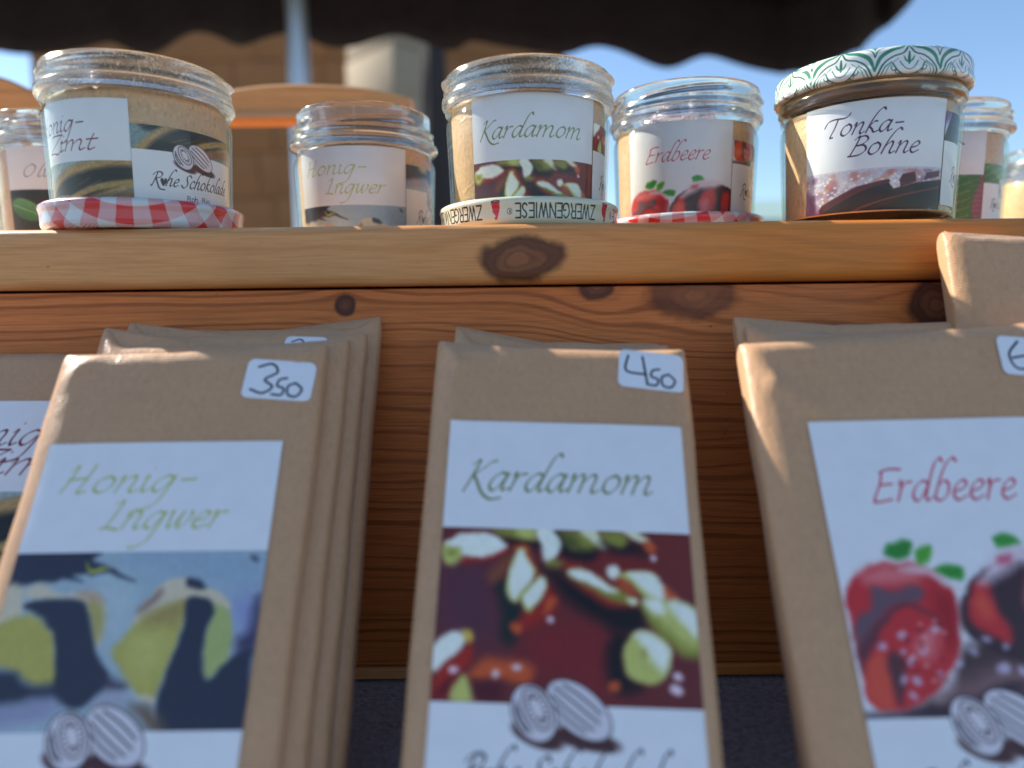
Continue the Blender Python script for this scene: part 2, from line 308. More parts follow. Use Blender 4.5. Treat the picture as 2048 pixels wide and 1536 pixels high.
def script(art, word, x0, x1, base, xh, col, wt=.16, slant=.3, heart=None):
    nat = sum(GL[c][0] for c in word); sx = (x1-x0)/nat; x = x0
    for c in word:
        adv, st = GL[c]
        for s_ in st:
            art.stroke([(x+px*sx+py*slant*xh, base-py*xh) for px, py in s_], wt*xh, col, nib=math.radians(-38))
        if c == '*':
            h = heart or col; cx, cy = x+.34*sx+.12*xh, base-.5*xh
            art.poly([(cx+a*xh, cy-b_*xh) for a, b_ in [(-.08, -.55), (-.36, .05), (-.3, .4), (-.06, .42), (.04, .2), (.2, .45), (.42, .32), (.34, -.05)]], h, .004)
        x += adv*sx
SANS = {'R': [[(0, 0), (0, 1), (.4, 1), (.52, .76), (.4, .52), (0, .52)], [(.3, .52), (.55, 0)]], 'o': [[(.28, .7), (.05, .5), (.05, .2), (.28, 0), (.5, .2), (.5, .5), (.28, .7)]],
 'h': [[(.02, 1.05), (.02, 0)], [(.02, .45), (.25, .7), (.46, .55), (.46, 0)]], 'B': [[(0, 0), (0, 1), (.38, 1), (.48, .78), (.36, .54), (0, .54)], [(.36, .54), (.54, .3), (.4, 0), (0, 0)]],
 'i': [[(.1, .68), (.1, 0)], [(.1, .95), (.1, 1.0)]], '.': [[(.12, .4), (.16, .4)]], ' ': [],
 'Z': [[(0, 1), (.6, 1), (0, 0), (.62, 0)]], 'W': [[(0, 1), (.24, 0), (.46, .95), (.68, 0), (.92, 1)]], 'E': [[(.5, 1), (0, 1), (0, 0), (.52, 0)], [(0, .52), (.44, .52)]],
 'G': [[(.66, .85), (.4, 1), (.1, .8), (.02, .45), (.15, .1), (.42, 0), (.66, .12), (.66, .45), (.42, .45)]], 'N': [[(0, 0), (0, 1), (.6, 0), (.6, 1)]],
 'I': [[(.08, 0), (.08, 1)]], 'S': [[(.48, .88), (.28, 1), (.06, .8), (.2, .56), (.42, .4), (.46, .15), (.24, 0), (.02, .12)]]}
SADV = {'Z': .8, 'W': 1.1, 'E': .7, 'R': .74, 'G': .85, 'N': .82, 'I': .34, 'S': .68, 'o': .68, 'h': .64, 'B': .72, 'i': .3, '.': .4, ' ': .22}
def sans(art, word, x0, x1, base, cap, col, wt=.12, flip=False):
    nat = sum(SADV[c] for c in word); sx = (x1-x0)/nat; x = 0
    for c in word:
        for s_ in SANS[c]:
            rnd = c in 'oSG'
            pts = [(x0+(x+px)*sx, base-py*cap) for px, py in s_]
            if flip: pts = [(x1-(x+px)*sx, base+py*cap) for px, py in s_]
            art.stroke(pts, wt*cap, col, smooth=rnd)
        x += SADV[c]

INK = (58, 42, 46)
def beans(art, cx, cy, k):
    """cocoa bean emblem: a cut half and a whole bean with their brown ground shadow"""
    art.ell(cx-.16*k, cy+.22*k, .26*k, .1*k, 18, (84, 52, 52)); art.ell(cx+.3*k, cy+.24*k, .34*k, .09*k, 10, (84, 52, 52))
    for (ex, ey, rx, ry, an) in ((cx+.24*k, cy-.02*k, .36*k, .2*k, 36), (cx-.2*k, cy+.02*k, .27*k, .2*k, 58)):
        art.ell(ex, ey, rx+.012*k, ry+.012*k, an, INK, soft=.006); art.ell(ex, ey, rx, ry, an, (226, 218, 224), soft=.006)
        c, s_ = math.cos(math.radians(an)), math.sin(math.radians(an))
        lines = (-.55, -.12, .32, .68) if rx > .3*k else (.62, .82)
        for q in lines:
            m_ = math.sqrt(1-q*q)*.85
            art.stroke([(ex+c*t*rx*m_-s_*ry*(q*(1-.18*t*t)), ey+s_*t*rx*m_+c*ry*(q*(1-.18*t*t))) for t in (-1, -.4, .2, .75)], .02*k, INK)
    ex, ey = cx-.17*k, cy-.02*k; an = 58; c, s_ = math.cos(math.radians(an)), math.sin(math.radians(an))
    art.ell(ex, ey, .21*k, .125*k, an, INK, soft=.006); art.ell(ex, ey, .195*k, .11*k, an, (232, 222, 226), soft=.006)
    rr = random.Random(5)
    for i in range(16):
        t = i/16*6.283; a_, b_ = math.cos(t)*.15*k, math.sin(t)*.082*k
        x, y = ex+c*a_-s_*b_, ey+s_*a_+c*b_
        art.stroke([(x, y), (x+(ex-x)*.3+rr.uniform(-.01, .01)*k, y+(ey-y)*.3)], .016*k, INK, smooth=False)
def footer(art):
    art.rect(0, 1, 1.115, 2, (238, 238, 240)); beans(art, .455, 1.135, .37)
    script(art, 'R*he Schokolade', .13, .86, 1.385, .062, (52, 40, 44), .19)
    sans(art, 'Roh . Bio', .4, .62, 1.49, .04, (60, 52, 54), .13)

ASP = 1.56; PT, PB = .47, 1.115       # picture band of the label
def frame(TL, TR, BL, BR, v0=PT, v1=PB):
    """maps a point seen in a slanted view of a label picture to the print's own coordinates"""
    def f(x, y):
        u = v = .5
        for _ in range(6):
            xl, xr = TL[0]+(BL[0]-TL[0])*v, TR[0]+(BR[0]-TR[0])*v; u = (x-xl)/(xr-xl)
            yt, yb = TL[1]+(TR[1]-TL[1])*u, BL[1]+(BR[1]-BL[1])*u; v = (y-yt)/(yb-yt)
        return (u, v0+v*(v1-v0))
    return f
def shapes(a, f, lst):
    for col, soft, pts in lst: a.poly([f(*p) for p in pts], col, soft)
def warp(a, x0, x1, y0, y1, amt, cells, seed):
    b = a.box(x0, x1, y0, y1); q = a.a[b[0]]; h, w_ = q.shape[:2]
    dx = (vnoise(h, w_, cells, seed)-.5)*amt*a.W*2; dy = (vnoise(h, w_, cells, seed+50)-.5)*amt*a.W*2
    yy, xx = np.mgrid[0:h, 0:w_]; a.a[b[0]] = q[np.clip(yy+dy, 0, h-1).astype(int), np.clip(xx+dx, 0, w_-1).astype(int)]
def art_cardamom():
    a = Art(480, ASP, (238, 238, 240)); script(a, 'Kardamom', .075, .86, .31, .078, (132, 138, 82), .17)
    a.clip = (0, 1, PT, PB); a.rect(0, 1, PT, PB, (112, 46, 46)); f = frame((135, 35), (1930, 90), (10, 1255), (2020, 1315))
    W_, C_, O_, G_, D_, RD, OR = (250, 252, 236), (238, 236, 196), (150, 148, 62), (206, 206, 112), (34, 26, 28), (176, 44, 32), (214, 92, 46)
    shapes(a, f, [
     ((96, 52, 66), .16, [(100, 330), (480, 300), (560, 700), (500, 900), (80, 800)]), ((124, 48, 44), .12, [(1650, 100), (1950, 110), (1960, 520), (1700, 360)]), ((134, 40, 42), .14, [(760, 760), (1300, 760), (1400, 1200), (800, 1080)]),
     ((128, 44, 40), .06, [(1000, 250), (1600, 240), (1650, 420), (1300, 420), (1000, 330)]), (RD, .03, [(280, 250), (560, 180), (640, 130), (700, 160), (520, 260), (300, 300)]),
     (D_, .05, [(560, 120), (820, 130), (800, 190), (620, 180)]), (O_, .03, [(500, 40), (810, 40), (810, 120), (600, 110)]), (G_, .03, [(670, 40), (800, 40), (800, 120), (700, 115)]),
     (G_, .03, [(115, 200), (200, 150), (290, 200), (240, 300), (150, 310)]), (W_, .02, [(140, 170), (280, 85), (470, 80), (600, 170), (500, 240), (380, 262), (290, 240), (250, 190)]), (O_, .03, [(165, 215), (230, 205), (220, 235), (170, 240)]),
     (OR, .03, [(640, 190), (740, 180), (790, 320), (800, 380), (700, 260)]), ((30, 44, 40), .05, [(500, 470), (580, 420), (620, 580), (690, 640), (650, 860), (560, 860), (540, 620)]), ((150, 84, 50), .05, [(470, 380), (600, 260), (600, 330), (490, 440)]),
     (G_, .02, [(580, 440), (640, 260), (700, 200), (770, 300), (790, 360), (700, 560), (640, 600), (590, 540)]), (W_, .02, [(600, 420), (660, 260), (705, 215), (770, 320), (770, 400), (690, 540), (630, 570)]),
     (RD, .05, [(840, 440), (940, 520), (950, 640), (860, 700), (700, 790), (640, 760), (720, 660), (820, 600)]), (OR, .03, [(870, 560), (940, 560), (920, 640), (860, 670)]), (OR, .02, [(620, 740), (700, 750), (690, 810), (640, 800)]),
     (G_, .02, [(700, 560), (780, 430), (840, 390), (870, 450), (820, 570), (760, 660), (710, 640)]), (W_, .02, [(720, 560), (800, 430), (850, 410), (860, 470), (790, 600), (740, 630)]),
     (D_, .06, [(860, 330), (960, 370), (1060, 440), (1260, 560), (1560, 620), (1600, 760), (1440, 820), (1240, 720), (1040, 600), (940, 470)]), (D_, .05, [(1360, 820), (1460, 860), (1440, 1040), (1560, 1170), (1400, 1200), (1300, 1050)]),
     (D_, .04, [(950, 60), (1230, 180), (1220, 290), (1040, 280), (970, 200)]), (O_, .04, [(1000, 60), (1140, 60), (1260, 180), (1180, 210), (1060, 190)]), ((92, 92, 40), .04, [(1000, 90), (1080, 100), (1120, 190), (1020, 180)]), (C_, .02, [(1120, 55), (1230, 60), (1330, 190), (1290, 215), (1230, 170)]),
     (D_, .05, [(1290, 130), (1480, 150), (1620, 230), (1560, 250), (1330, 220)]), (O_, .03, [(1270, 70), (1420, 65), (1480, 140), (1440, 190), (1330, 170)]), (C_, .02, [(1430, 60), (1560, 70), (1640, 170), (1600, 170), (1500, 120)]), (OR, .02, [(1590, 150), (1670, 170), (1670, 230), (1630, 240)]),
     (W_, .02, [(820, 70), (880, 20), (950, 60), (985, 180), (960, 270), (920, 310), (860, 270), (840, 160)]), (O_, .03, [(880, 320), (940, 290), (1020, 320), (960, 350)]),
     (RD, .04, [(1030, 350), (1120, 340), (1500, 560), (1540, 620), (1380, 630), (1180, 540)]), (O_, .03, [(1040, 380), (1140, 360), (1400, 500), (1530, 590), (1500, 620), (1300, 560), (1080, 430)]), (W_, .02, [(1040, 390), (1150, 360), (1290, 430), (1400, 520), (1330, 520), (1200, 470)]), (C_, .015, [(1460, 570), (1530, 570), (1540, 605), (1490, 620)]),
     (W_, .02, [(1330, 350), (1390, 330), (1430, 390), (1390, 430), (1340, 400)]), (OR, .04, [(1400, 430), (1480, 450), (1540, 550), (1440, 510)]), (G_, .02, [(1420, 400), (1620, 370), (1740, 480), (1760, 590), (1620, 580), (1500, 470)]), (W_, .025, [(1480, 395), (1620, 375), (1740, 470), (1750, 560), (1640, 540), (1540, 460)]), (OR, .03, [(1750, 480), (1850, 570), (1800, 590), (1750, 560)]),
     (O_, .03, [(1560, 600), (1760, 580), (1990, 660), (2010, 960), (1860, 950), (1700, 820)]), (G_, .04, [(1600, 600), (1800, 600), (1980, 680), (1990, 900), (1860, 880), (1720, 740)]), (W_, .03, [(1760, 590), (1900, 610), (1990, 690), (1990, 840), (1900, 780)]), (W_, .03, [(1590, 590), (1700, 560), (1750, 660), (1690, 680)]),
     (G_, .02, [(1450, 900), (1500, 810), (1600, 785), (1720, 840), (1780, 950), (1760, 1080), (1640, 1145), (1500, 1110), (1430, 1040)]), (W_, .035, [(1520, 820), (1620, 800), (1720, 860), (1770, 960), (1740, 1060), (1660, 1000), (1580, 900)]), ((176, 160, 90), .02, [(1570, 930), (1600, 935), (1590, 970), (1565, 960)]),
     (RD, .03, [(40, 1080), (200, 950), (320, 860), (330, 950), (240, 1060), (150, 1220), (30, 1220)]), ((110, 26, 34), .03, [(60, 1170), (200, 1090), (160, 1200), (60, 1230)]), (W_, .02, [(30, 900), (120, 820), (230, 805), (280, 850), (160, 980), (30, 1050)]), ((226, 190, 84), .02, [(240, 790), (310, 780), (340, 840), (290, 860)]),
     (G_, .02, [(150, 1250), (230, 1110), (280, 1090), (340, 1250)]), (OR, .04, [(310, 1050), (420, 990), (680, 990), (770, 1060), (740, 1130), (540, 1120), (330, 1110)]), ((90, 30, 40), .04, [(330, 1130), (480, 1110), (560, 1160), (520, 1250), (350, 1240)]), (OR, .02, [(1330, 1130), (1390, 1120), (1390, 1180), (1340, 1180)])])
    for x, y, r in ((190, 1050, .013), (500, 1080, .013), (650, 1030, .011), (910, 720, .012), (1835, 1090, .014), (1810, 1180, .019), (1655, 270, .01)): u, v = f(x, y); a.ell(u, v, r*1.2, r, 0, (250, 222, 232), soft=.014)
    warp(a, 0, 1, PT, PB, .012, 14, 5); a.blur(0, 1, PT, PB, 1); a.grain(0, 1, PT, PB, .04, 60, 1)
    a.clip = (0, 1, 0, 2); footer(a); return a
def art_ginger():
    a = Art(480, ASP, (238, 238, 240)); script(a, 'Honig-', .1, .66, .22, .07, (186, 190, 92), .165); script(a, 'Ingwer', .32, .8, .375, .07, (186, 190, 92), .165)
    a.clip = (0, 1, PT, PB); a.rect(0, 1, PT, PB, (172, 190, 198)); f = frame((120, 70), (1945, 80), (-260, 1385), (1715, 1430))
    N_, Y_, CR = (56, 60, 76), (192, 180, 92), (222, 206, 176)
    shapes(a, f, [
     ((156, 178, 196), .2, [(1000, 80), (1900, 90), (1880, 400), (1300, 250)]), ((150, 158, 200), .12, [(1650, 480), (1860, 430), (1830, 760), (1680, 720)]), ((188, 204, 206), .1, [(740, 300), (960, 320), (900, 640), (780, 720)]),
     (N_, .02, [(110, 60), (690, 60), (660, 130), (640, 210), (540, 240), (590, 300), (470, 270), (360, 300), (220, 300), (40, 310)]), (N_, .02, [(640, 130), (760, 190), (870, 240), (990, 300), (860, 270), (740, 250), (640, 230)]), ((206, 214, 70), .012, [(620, 140), (650, 190), (740, 205), (790, 215), (700, 230), (640, 210)]),
     (CR, .03, [(60, 310), (160, 330), (150, 470), (110, 540), (-40, 640), (-60, 480)]), (CR, .03, [(180, 360), (270, 310), (400, 380), (560, 390), (690, 390), (740, 480), (740, 620), (690, 800), (620, 560), (500, 430), (300, 440)]), ((196, 160, 130), .04, [(560, 380), (700, 400), (740, 470), (640, 460)]),
     (Y_, .03, [(120, 540), (350, 650), (380, 900), (420, 1050), (220, 1060), (60, 950), (-80, 880), (-90, 700)]), ((184, 170, 100), .03, [(640, 470), (730, 500), (730, 680), (690, 780), (650, 680)]),
     (N_, .02, [(150, 470), (360, 430), (520, 430), (620, 500), (650, 690), (700, 880), (760, 1020), (700, 1150), (540, 1230), (400, 1180), (380, 900), (350, 650)]), (N_, .04, [(-200, 980), (60, 960), (200, 1060), (420, 1060), (420, 1160), (150, 1180), (-240, 1220)]),
     ((70, 62, 78), .04, [(700, 1000), (800, 1040), (900, 1060), (880, 1110), (740, 1110)]), ((176, 176, 190), .04, [(660, 1190), (760, 1130), (900, 1130), (900, 1230), (700, 1250)]), ((158, 158, 184), .05, [(-240, 1230), (100, 1190), (330, 1150), (420, 1250), (200, 1330), (-240, 1340)]),
     (CR, .02, [(980, 570), (1060, 450), (1180, 330), (1290, 290), (1360, 300), (1480, 370), (1600, 430), (1640, 540), (1400, 560), (1100, 590), (940, 680)]), ((150, 120, 112), .03, [(980, 560), (1080, 450), (1170, 380), (1140, 460), (1020, 560)]),
     (Y_, .025, [(790, 850), (900, 720), (1060, 580), (1330, 470), (1300, 640), (1230, 860), (1150, 1060), (1090, 1180), (980, 1150), (900, 1020)]), ((206, 196, 110), .08, [(900, 800), (1060, 720), (1180, 760), (1120, 980), (1000, 1020)]), ((176, 150, 92), .06, [(1060, 590), (1320, 480), (1280, 620), (1080, 660)]),
     ((180, 188, 116), .02, [(1530, 520), (1640, 560), (1650, 760), (1600, 930), (1500, 1040), (1440, 1020), (1460, 760)]), (CR, .02, [(970, 1150), (1090, 1180), (1080, 1230), (1000, 1200)]),
     (N_, .02, [(1340, 470), (1440, 440), (1530, 520), (1470, 700), (1440, 1000), (1500, 1050), (1640, 890), (1800, 830), (1780, 1000), (1720, 1440), (1180, 1440), (1110, 1240), (1240, 860), (1310, 640)]), (N_, .02, [(1350, 300), (1440, 310), (1490, 380), (1360, 370)]),
     ((72, 66, 96), .05, [(1680, 790), (1780, 700), (1820, 500), (1870, 440), (1840, 800), (1700, 860)]), ((70, 70, 92), .02, [(1830, 110), (1880, 140), (1870, 165), (1840, 150)]), ((120, 96, 80), .05, [(920, 1240), (1080, 1260), (1180, 1430), (1090, 1430)])])
    warp(a, 0, 1, PT, PB, .014, 12, 8); a.blur(0, 1, PT, PB, 1); a.grain(0, 1, PT, PB, .04, 50, 2); a.clip = (0, 1, 0, 2); footer(a); return a
def art_strawberry():
    a = Art(480, ASP, (238, 238, 240)); script(a, 'Erdbeere', .2, .77, .34, .08, (212, 74, 98), .165)
    a.clip = (0, 1, 0, PB); f = frame((40, 60), (1720, 40), (215, 1365), (1990, 1365), PT-.02, PB)
    CH, RD, PK, LR = (70, 48, 54), (206, 52, 56), (232, 120, 124), (226, 84, 64)
    shapes(a, f, [
     ((84, 60, 62), .04, [(560, 1290), (760, 1200), (900, 900), (1500, 880), (1990, 900), (2000, 1370), (560, 1365)]), ((140, 104, 104), .08, [(700, 1190), (1100, 1040), (1400, 1030), (1300, 1160), (900, 1240), (640, 1270)]), ((60, 44, 56), .04, [(240, 1330), (700, 1300), (1100, 1170), (1200, 1190), (860, 1365), (260, 1365)]),
     (RD, .02, [(130, 520), (240, 360), (420, 310), (620, 330), (780, 440), (830, 620), (840, 900), (720, 1130), (600, 1260), (420, 1320), (260, 1270), (210, 1080), (170, 780)]), (PK, .06, [(220, 380), (420, 320), (600, 350), (560, 450), (300, 460)]), ((170, 34, 42), .06, [(700, 500), (830, 620), (830, 860), (740, 900), (690, 680)]),
     ((112, 84, 96), .03, [(300, 470), (420, 520), (590, 470), (600, 590), (440, 620), (320, 740), (230, 900), (190, 860), (190, 700), (290, 620)]), ((104, 56, 66), .03, [(200, 900), (330, 720), (480, 610), (620, 640), (700, 720), (560, 680), (400, 740), (280, 900), (230, 1060)]),
     (RD, .02, [(340, 860), (420, 680), (560, 640), (680, 720), (740, 860), (740, 1020), (640, 1180), (540, 1260), (440, 1180), (400, 1000)]), (PK, .05, [(540, 860), (680, 780), (700, 900), (620, 1000), (540, 940)]), (LR, .03, [(230, 1080), (280, 950), (370, 950), (390, 1100), (390, 1300), (270, 1250)]), ((96, 56, 62), .03, [(380, 940), (470, 980), (480, 1150), (430, 1280), (390, 1150)]),
     (CH, .02, [(860, 700), (900, 500), (1030, 350), (1200, 300), (1500, 260), (1800, 360), (1850, 800), (1700, 1000), (1300, 1020), (960, 900)]), (RD, .03, [(910, 620), (950, 470), (1040, 430), (1080, 620), (1170, 800), (1160, 890), (1020, 820), (930, 740)]), (LR, .04, [(940, 600), (1020, 540), (1060, 680), (1000, 720)]),
     (RD, .03, [(1300, 420), (1420, 330), (1520, 380), (1560, 700), (1500, 980), (1400, 960), (1320, 700)]), (PK, .06, [(1310, 560), (1420, 520), (1480, 700), (1400, 820), (1330, 700)]), (LR, .03, [(1380, 880), (1500, 860), (1480, 1030), (1400, 990)]), (RD, .04, [(1640, 420), (1780, 430), (1800, 760), (1680, 780)]),
     ((232, 208, 216), .05, [(1000, 430), (1090, 270), (1200, 200), (1400, 190), (1560, 260), (1400, 320), (1250, 340), (1110, 420), (1010, 470)]), ((214, 96, 120), .03, [(1120, 270), (1210, 260), (1200, 320), (1130, 320)]), ((236, 214, 218), .03, [(480, 350), (640, 340), (820, 460), (880, 520), (760, 470), (640, 390)]),
     ((54, 140, 56), .02, [(390, 250), (420, 170), (550, 140), (550, 260), (480, 270)]), ((88, 170, 60), .02, [(590, 300), (600, 200), (690, 160), (690, 230), (640, 320)]), ((58, 150, 52), .02, [(700, 360), (760, 330), (890, 340), (880, 440), (830, 420)]), ((66, 158, 62), .02, [(1110, 110), (1210, 90), (1290, 160), (1200, 190), (1130, 185)])])
    rr = random.Random(4)
    for x, y, r in ((465, 820, .014), (520, 1000, .015), (460, 930, .009), (330, 890, .012), (470, 1120, .013), (560, 1120, .014), (530, 1230, .011), (820, 1010, .012), (920, 940, .01), (1130, 910, .01), (1000, 860, .012), (680, 780, .012), (600, 920, .012), (690, 1090, .01), (1100, 1060, .02), (1230, 1080, .016)): u, v = f(x, y); a.ell(u, v, r*1.3, r, rr.uniform(-40, 40), (214, 200, 226), soft=.016, al=.85)
    for i in range(26): u, v = f(rr.uniform(450, 730), rr.uniform(700, 1200)); a.ell(u, v, .007, .005, 0, (240, 170, 170) if i % 2 else (130, 20, 36), soft=.007)
    warp(a, 0, 1, PT-.02, PB, .014, 16, 3); a.blur(0, 1, PT, PB, 1); a.clip = (0, 1, 0, 2); footer(a); return a
def art_cinnamon():
    a = Art(480, ASP, (238, 238, 240)); script(a, 'Honig-', .06, .66, .235, .078, (110, 40, 46), .18); script(a, 'Zimt', .24, .74, .385, .078, (126, 36, 46), .18)
    a.clip = (0, 1, PT, PB); a.rect(0, 1, PT, PB, (128, 150, 150)); a.ell(.2, PT+.02, .4, .12, -8, (170, 186, 180), soft=.1)
    for off, k in ((0, 1), (.3, 1.05)):
        a.poly([(-.02, PT+.42+off), (.14, PT+.22+off), (.4, PT+.06+off), (.8, PT-.01+off), (1.02, PT+.0+off), (1.02, PT+.2+off), (.6, PT+.3+off), (.2, PT+.46+off)], (186, 150, 96), .03)
        a.poly([(.06, PT+.42+off), (.2, PT+.24+off), (.45, PT+.12+off), (.8, PT+.05+off), (1.02, PT+.05+off), (1.02, PT+.14+off), (.75, PT+.24+off), (.45, PT+.36+off), (.15, PT+.5+off)], (44, 44, 42), .04)
        a.stroke([(.3, PT+.42+off), (.5, PT+.28+off), (.75, PT+.2+off), (1.02, PT+.16+off)], .05, (176, 148, 88), soft=.02); a.stroke([(.3, PT+.45+off), (.55, PT+.33+off), (1.02, PT+.26+off)], .06, (150, 104, 70), soft=.03)
    rr = random.Random(3)
    for i in range(50):
        x = rr.uniform(0, .9); y = PT+rr.uniform(.0, .6); a.stroke([(x, y), (x+.12, y-.05)], .006, (206, 176, 120) if i % 2 else (92, 66, 44), al=.35, taper=True)
    a.grain(0, 1, PT, PB, .16, 70, 5); a.clip = (0, 1, 0, 2); footer(a); return a
def art_tonka():
    a = Art(480, ASP, (238, 238, 242)); script(a, 'Tonka-', .17, .66, .225, .075, (74, 24, 66), .18); script(a, 'Bohne', .33, .78, .375, .078, (74, 24, 66), .18)
    a.clip = (0, 1, PT, PB); a.rect(0, 1, PT, PB, (206, 200, 214)); rr = random.Random(8)
    for i in range(60):
        c = [(196, 118, 112), (230, 222, 228), (150, 110, 150), (214, 160, 140)][i % 4]; a.ell(rr.uniform(-.02, 1), PT+rr.uniform(.02, .26), rr.uniform(.02, .07), rr.uniform(.01, .035), rr.uniform(-40, 40), c, soft=.02, al=.7)
    for i in range(160): a.ell(rr.uniform(0, 1), PT+rr.uniform(.04, .24), .01, .007, 0, (244, 240, 244), soft=.008)
    a.rect(0, 1, PT, PT+.012, (214, 206, 218)); a.poly([(-.02, PT+.1), (.12, PT+.28), (.1, PT+.44), (-.02, PT+.5)], (128, 86, 130), .05)
    a.poly([(.12, PT+.26), (.4, PT+.14), (.58, PT+.09), (.62, PT+.15), (.78, PT+.11), (1.02, PT+.08), (1.02, PB+.02), (-.02, PB+.02), (.08, PT+.44)], (30, 18, 30), .012, smooth=False)
    a.poly([(.11, PT+.27), (.14, PT+.23), (.38, PT+.12), (.59, PT+.08), (.6, PT+.1), (.4, PT+.16), (.14, PT+.29)], (92, 40, 52), .01, smooth=False)
    a.poly([(.66, PT+.09), (.68, PT+.05), (.77, PT+.035), (.78, PT+.1), (.67, PT+.14)], (84, 34, 46), .01, smooth=False); a.poly([(.84, PT+.09), (.86, PT+.04), (.98, PT+.02), (.98, PT+.06)], (92, 40, 52), .01, smooth=False)
    a.stroke([(.1, PT+.4), (.5, PT+.24), (1.0, PT+.13)], .012, (120, 44, 50)); a.stroke([(.12, PT+.27), (.1, PT+.42)], .012, (176, 44, 52), smooth=False)
    a.ell(.82, PT+.4, .19, .08, -32, (62, 62, 82), soft=.02)
    for i in range(90):
        t, q = rr.uniform(-1, 1), rr.uniform(-1, 1); a.ell(.82+.16*t*.85+.06*q*.5, PT+.4-.1*t+.06*q*.85, .012, .006, rr.uniform(0, 180), rr.choice([(150, 156, 190), (30, 30, 44), (100, 104, 130)]), soft=.006)
    a.ell(.62, PT+.36, .03, .008, 0, (206, 206, 220)); a.grain(0, 1, PT, PB, .1, 60, 6); a.clip = (0, 1, 0, 2); footer(a); return a
def art_olive():
    a = Art(480, ASP, (238, 238, 240)); script(a, 'Olive', .2, .66, .33, .085, (96, 100, 96), .13)
    a.clip = (0, 1, PT, PB); a.rect(0, 1, PT, PB, (52, 44, 40)); a.ell(.7, PT+.3, .3, .2, 0, (84, 62, 48), soft=.15)
    for x, y, r1, r2, an in ((.2, .22, .2, .11, 25), (.62, .1, .1, .2, 20), (.75, .4, .22, .1, -30)): a.ell(x, PT+y, r1, r2, an, (112, 168, 104), (58, 112, 62), soft=.02); a.stroke([(x-r1*.8, PT+y-.06), (x+r1*.8, PT+y+.06)], .008, (170, 206, 150))
    a.grain(0, 1, PT, PB, .12, 50, 7); a.clip = (0, 1, 0, 2); footer(a); return a
def art_mint():
    a = Art(480, ASP, (238, 238, 240))
    a.stroke([(.18, .12), (.24, .3), (.34, .34), (.5, .17), (.66, .1), (.74, .14)], .022, (70, 60, 66), nib=-.6); a.stroke([(.34, .34), (.26, .52)], .012, (70, 60, 66)); a.stroke([(.3, .4), (.42, .4)], .01, (70, 60, 66))
    a.clip = (0, 1, PT, PB); a.rect(0, 1, PT, PB, (164, 76, 92))
    a.poly([(-.1, PT-.05), (.9, PT-.05), (.88, PT+.3), (.8, PT+.66), (-.1, PT+.66)], (66, 110, 42), .02)
    for i in range(9): a.stroke([(.84, PT-.1+i*.09), (.5, PT+.02+i*.09), (-.05, PT+.24+i*.09)], .012, (120, 160, 80), al=.8)
    for i in range(12): a.stroke([(.89, PT+.04+i*.055), (.93, PT+.03+i*.056), (1.02, PT+.06+i*.05)], .012, (112, 36, 56), al=.8)
    a.grain(0, 1, PT, PB, .14, 40, 9); a.clip = (0, 1, 0, 2); footer(a); return a
def art_price(d):
    a = Art(256, .64, (236, 238, 242)); ink = (40, 42, 58)
    if d == 3: a.stroke([(.17, .13), (.36, .07), (.46, .2), (.3, .33), (.43, .44), (.3, .55), (.12, .5)], .036, ink)
    elif d == 4: a.stroke([(.14, .1), (.12, .36), (.42, .4)], .036, ink); a.stroke([(.36, .1), (.44, .54)], .036, ink, smooth=False)
    else: a.stroke([(.3, .08), (.14, .3), (.2, .52), (.4, .5), (.4, .32), (.18, .36)], .036, ink)
    a.stroke([(.62, .29), (.52, .32), (.5, .42), (.6, .46), (.58, .56), (.44, .56)], .034, ink)
    a.stroke([(.76, .36), (.66, .42), (.68, .55), (.8, .57), (.86, .45), (.76, .36)], .034, ink); return a
def art_lidtext():
    """one quarter of the cream lid's rim: the maker's word, upside down, and the red pointed cap"""
    a = Art(640, .2, (214, 216, 190)); sans(a, 'ZWERGENWIESE', .2, .92, .05, .095, (40, 36, 36), .12, flip=True)
    a.stroke([(.165+.02*math.cos(t), .1+.02*math.sin(t)) for t in np.linspace(0, 6.3, 14)], .004, (40, 36, 36)); sans(a, 'R', .16, .172, .09, .02, (40, 36, 36), .2, flip=True)
    a.poly([(.01, .03), (.085, .03), (.08, .09), (.072, .115), (.06, .15), (.045, .155), (.035, .14), (.05, .13), (.02, .1)], (204, 44, 60), .006, smooth=False)
    a.stroke([(.012, .03), (.048, .022), (.085, .03), (.048, .038), (.012, .03)], .006, (60, 20, 26)); a.stroke([(.02, .07), (.05, .062), (.08, .072)], .005, (150, 20, 40)); a.stroke([(.03, .1), (.05, .095), (.07, .1)], .005, (150, 20, 40))
    return a
